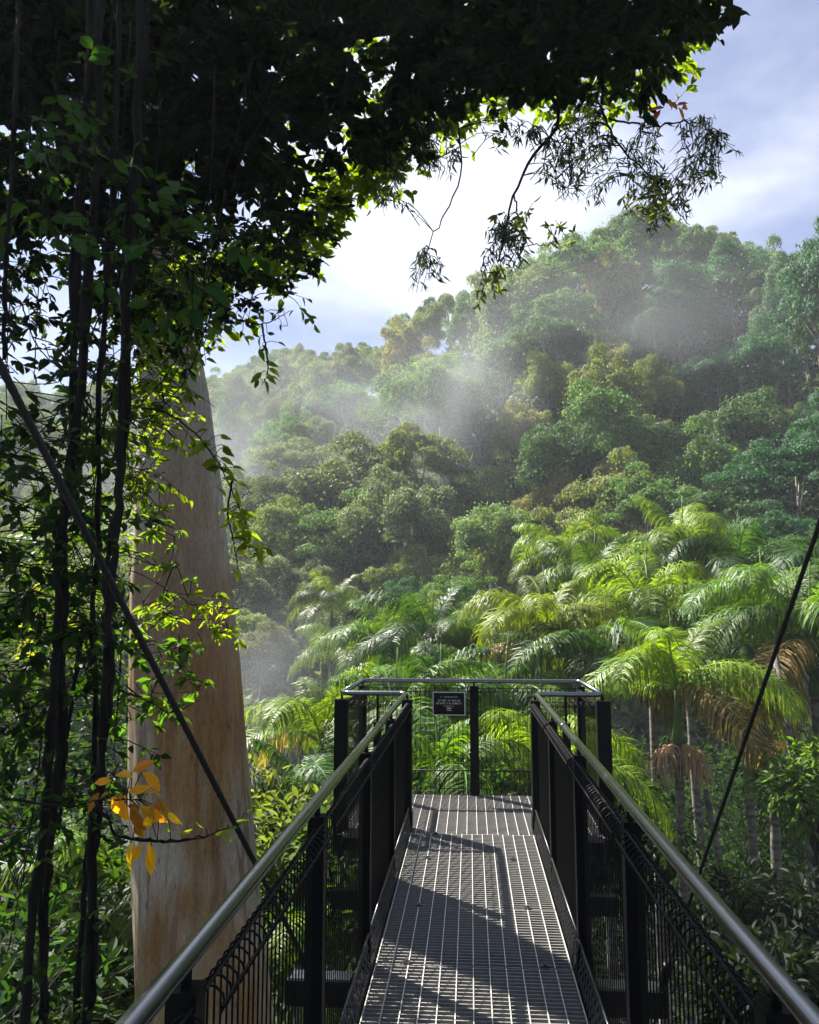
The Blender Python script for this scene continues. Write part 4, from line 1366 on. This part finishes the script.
pth = [(142, 408), (165, 412), (185, 425), (207, 447), (225, 475), (236, 500), (246, 525), (250, 555)]
twig(pth, 4.2, rnd_spots([(205, 432), (218, 450), (225, 470), (230, 482)], 24, 7) + rnd_spots([(232, 495), (240, 520), (250, 545), (262, 560)], 34, 7), .085, .42,
     (.17, .22, .015), 'arching twig of glowing yellow green leaves right of the gum trunk')
twig([(232, 480), (228, 510), (233, 540), (238, 568)], 4.2, [(238, 570, .1, .6, .9), (234, 545, -.4, .8, .8), (240, 548, .5, .8, .9)], .075, .5, (.30, .30, .02), 'short drooping twig with a yellow leaf under the arching twig')
twig([(205, 300), (235, 318), (262, 324), (284, 315)], 4.4, rnd_spots([(215, 305), (240, 318), (265, 322), (284, 312)], 26, 8), .045, .5, (.03, .06, .015),
     'dark horizontal twig with small leaves against the sky right of the gum')
twig([(262, 324), (266, 350), (268, 372), (262, 385)], 4.4, [(266, 362, .8, .3, 1), (268, 368, .8, .5, 1.1), (266, 374, .7, .7, 1.1), (262, 372, -.7, .7, 1.2), (258, 378, -.3, .8, .9), (264, 380, .3, .9, 1.1), (270, 376, .9, .4, .9)] + rnd_spots([(262, 330), (266, 350)], 6, 4), .07, .42,
     (.13, .20, .03), 'small hanging compound leaf sprig below the dark horizontal twig')
twig([(-20, 793), (30, 802), (70, 806), (98, 800), (130, 800)], 3.0,
     [(132, 778, -.95, -.05, 1.2), (112, 780, -1, .2, .9), (132, 772, .6, -.25, 1.15), (142, 772, .5, .7, 1.4), (100, 792, -.5, .9, 1.0), (112, 798, .3, .9, .9), (125, 802, -.2, 1, 1.4),
      (130, 808, .5, .9, 1.3), (140, 806, .9, .6, 1.4), (138, 812, .2, 1, 1.2), (150, 806, 1, .25, 1.0), (128, 792, .9, -.2, 1.0)] + rnd_spots([(100, 795), (130, 795), (145, 800)], 9, 9, .5, 1.0), .082, .42, (.70, .36, .02),
     'twig tip of glowing amber leaves beside the gum trunk', r0=.006, mat=M_orange)
twig([(95, 800), (110, 822), (118, 836), (160, 842), (200, 838), (238, 826)], 3.0,
     [(134, 840, -.1, 1, 1.5), (150, 838, .1, 1, 1.5), (140, 842, -.4, .9, 1.2), (152, 846, .05, 1, 1.3), (160, 800, .6, .8, 1.0), (148, 815, -.2, .9, 1.1), (168, 812, .8, .5, .9), (135, 822, .2, .9, .9)], .078, .42, (.80, .55, .015),
     'lower twig with hanging golden yellow leaves running toward the left handrail', mat=M_orange)
twig([(118, 836), (160, 841), (200, 837), (240, 824)], 2.98, [(205, 828, -.5, -.3, .6), (214, 834, .9, -.1, .9), (180, 834, .8, -.3, .7), (228, 826, .8, .4, .6), (236, 822, .9, -.2, .7), (224, 832, .6, .8, .7), (170, 832, -.2, -.8, .7), (246, 812, .9, -.2, .6)],
     .07, .34, (.20, .28, .03), 'thin green leaflets at the end of the lower orange twig')
twig([(100, 836), (112, 842), (128, 842)], 3.0, [(128, 842, -.9, .2, 1.0), (120, 848, .3, .9, .7)], .075, .4, (.02, .03, .012), 'dark curled leaf left of the hanging orange leaves')
twig([(120, 690), (145, 700), (170, 712), (200, 700)], 4.0, rnd_spots([(150, 702), (165, 706), (180, 706)], 9, 5, down=.4), .08, .4, (.13, .20, .03), 'light green leaf pair on a twig crossing the gum trunk')

# ---------------------------------------------------------------- haze and mist
def vol_mat(name, dens, color, aniso, blob=False, nscale=3.0, seed=0.0, lo=.42, hi=.8):
    m_, t_, o_ = newmat(name)
    v_ = t_.nodes.new('ShaderNodeVolumePrincipled')
    v_.inputs['Color'].default_value = (*color, 1)
    v_.inputs['Anisotropy'].default_value = aniso
    v_.inputs['Density'].default_value = dens
    if blob:
        tc2 = t_.nodes.new('ShaderNodeTexCoord')
        ln = t_.nodes.new('ShaderNodeVectorMath'); ln.operation = 'LENGTH'
        t_.links.new(tc2.outputs['Object'], ln.inputs[0])
        fall = t_.nodes.new('ShaderNodeMapRange'); fall.interpolation_type = 'SMOOTHSTEP'
        fall.inputs['From Min'].default_value = 1.0; fall.inputs['From Max'].default_value = .15
        t_.links.new(ln.outputs['Value'], fall.inputs['Value'])
        n_ = t_.nodes.new('ShaderNodeTexNoise'); n_.inputs['Scale'].default_value = nscale; n_.inputs['Detail'].default_value = 3
        mp2 = t_.nodes.new('ShaderNodeMapping'); mp2.inputs['Location'].default_value = (seed, seed * .7, 0)
        t_.links.new(tc2.outputs['Object'], mp2.inputs[0]); t_.links.new(mp2.outputs[0], n_.inputs['Vector'])
        nr_ = t_.nodes.new('ShaderNodeMapRange'); nr_.interpolation_type = 'SMOOTHSTEP'
        nr_.inputs['From Min'].default_value = lo; nr_.inputs['From Max'].default_value = hi
        t_.links.new(n_.outputs['Fac'], nr_.inputs['Value'])
        a_ = t_.nodes.new('ShaderNodeMath'); a_.operation = 'MULTIPLY'
        b_ = t_.nodes.new('ShaderNodeMath'); b_.operation = 'MULTIPLY'; b_.inputs[1].default_value = dens
        t_.links.new(fall.outputs[0], a_.inputs[0]); t_.links.new(nr_.outputs[0], a_.inputs[1])
        t_.links.new(a_.outputs[0], b_.inputs[0]); t_.links.new(b_.outputs[0], v_.inputs['Density'])
    t_.links.new(v_.outputs[0], o_.inputs['Volume'])
    return m_


zmin = float(V[:, 2].min()) - 1 if False else float(Z.min()) - 1
hz = MB().box((-10, 70.5, (80 + zmin) / 2), (175, 103, (80 - zmin) / 2)).build('haze', vol_mat('haze_air', .0006, (.84, .92, 1.0), .2), None, False)
tag(hz, 'pale morning haze filling the valley', 'haze', kind='stuff')


def uvsphere():
    th = np.linspace(0, pi, 13); ph = np.arange(20) * 2 * pi / 20
    T_, P_2 = np.meshgrid(th, ph, indexing='ij')
    Vs = np.stack([np.sin(T_) * np.cos(P_2), np.sin(T_) * np.sin(P_2), np.cos(T_)], -1).reshape(-1, 3)
    f = []
    for i_ in range(12):
        for j_ in range(20):
            f.append((i_ * 20 + j_, (i_ + 1) * 20 + j_, (i_ + 1) * 20 + (j_ + 1) % 20, i_ * 20 + (j_ + 1) % 20))
    return Vs, f


if 1:
    Vs, fs = uvsphere()
    MIST = [(450, 415, 62, 110, 135, 11, .055, 'drifting mist patch over the dark gully between the spurs'),
            (290, 445, 72, 200, 130, 16, .036, 'broad thin mist over the left spur'),
            (610, 320, 66, 210, 100, 11, .023, 'thin mist band near the top of the right spur'),
            (270, 690, 14.5, 95, 130, 2.6, .075, 'small patch of mist beside the gum trunk'),
            (130, 520, 45, 130, 120, 10, .035, 'mist hanging in the valley left of the gum trunk')]
    for k, (px, py, Y, rx, ry, rdep, dn, lab) in enumerate(MIST):
        c = aty(px, py, Y)
        mo = MB().add(Vs, fs).build('mist', vol_mat('mist_air', dn, (.90, .95, 1.0), .1, True, 1.7, k * 3.1, .26, .82), None)
        mo.location = c; mo.scale = (rx / F * Y, rdep, ry / F * Y)
        tag(mo, lab, 'mist', 'mist drifting over the valley', 'stuff')
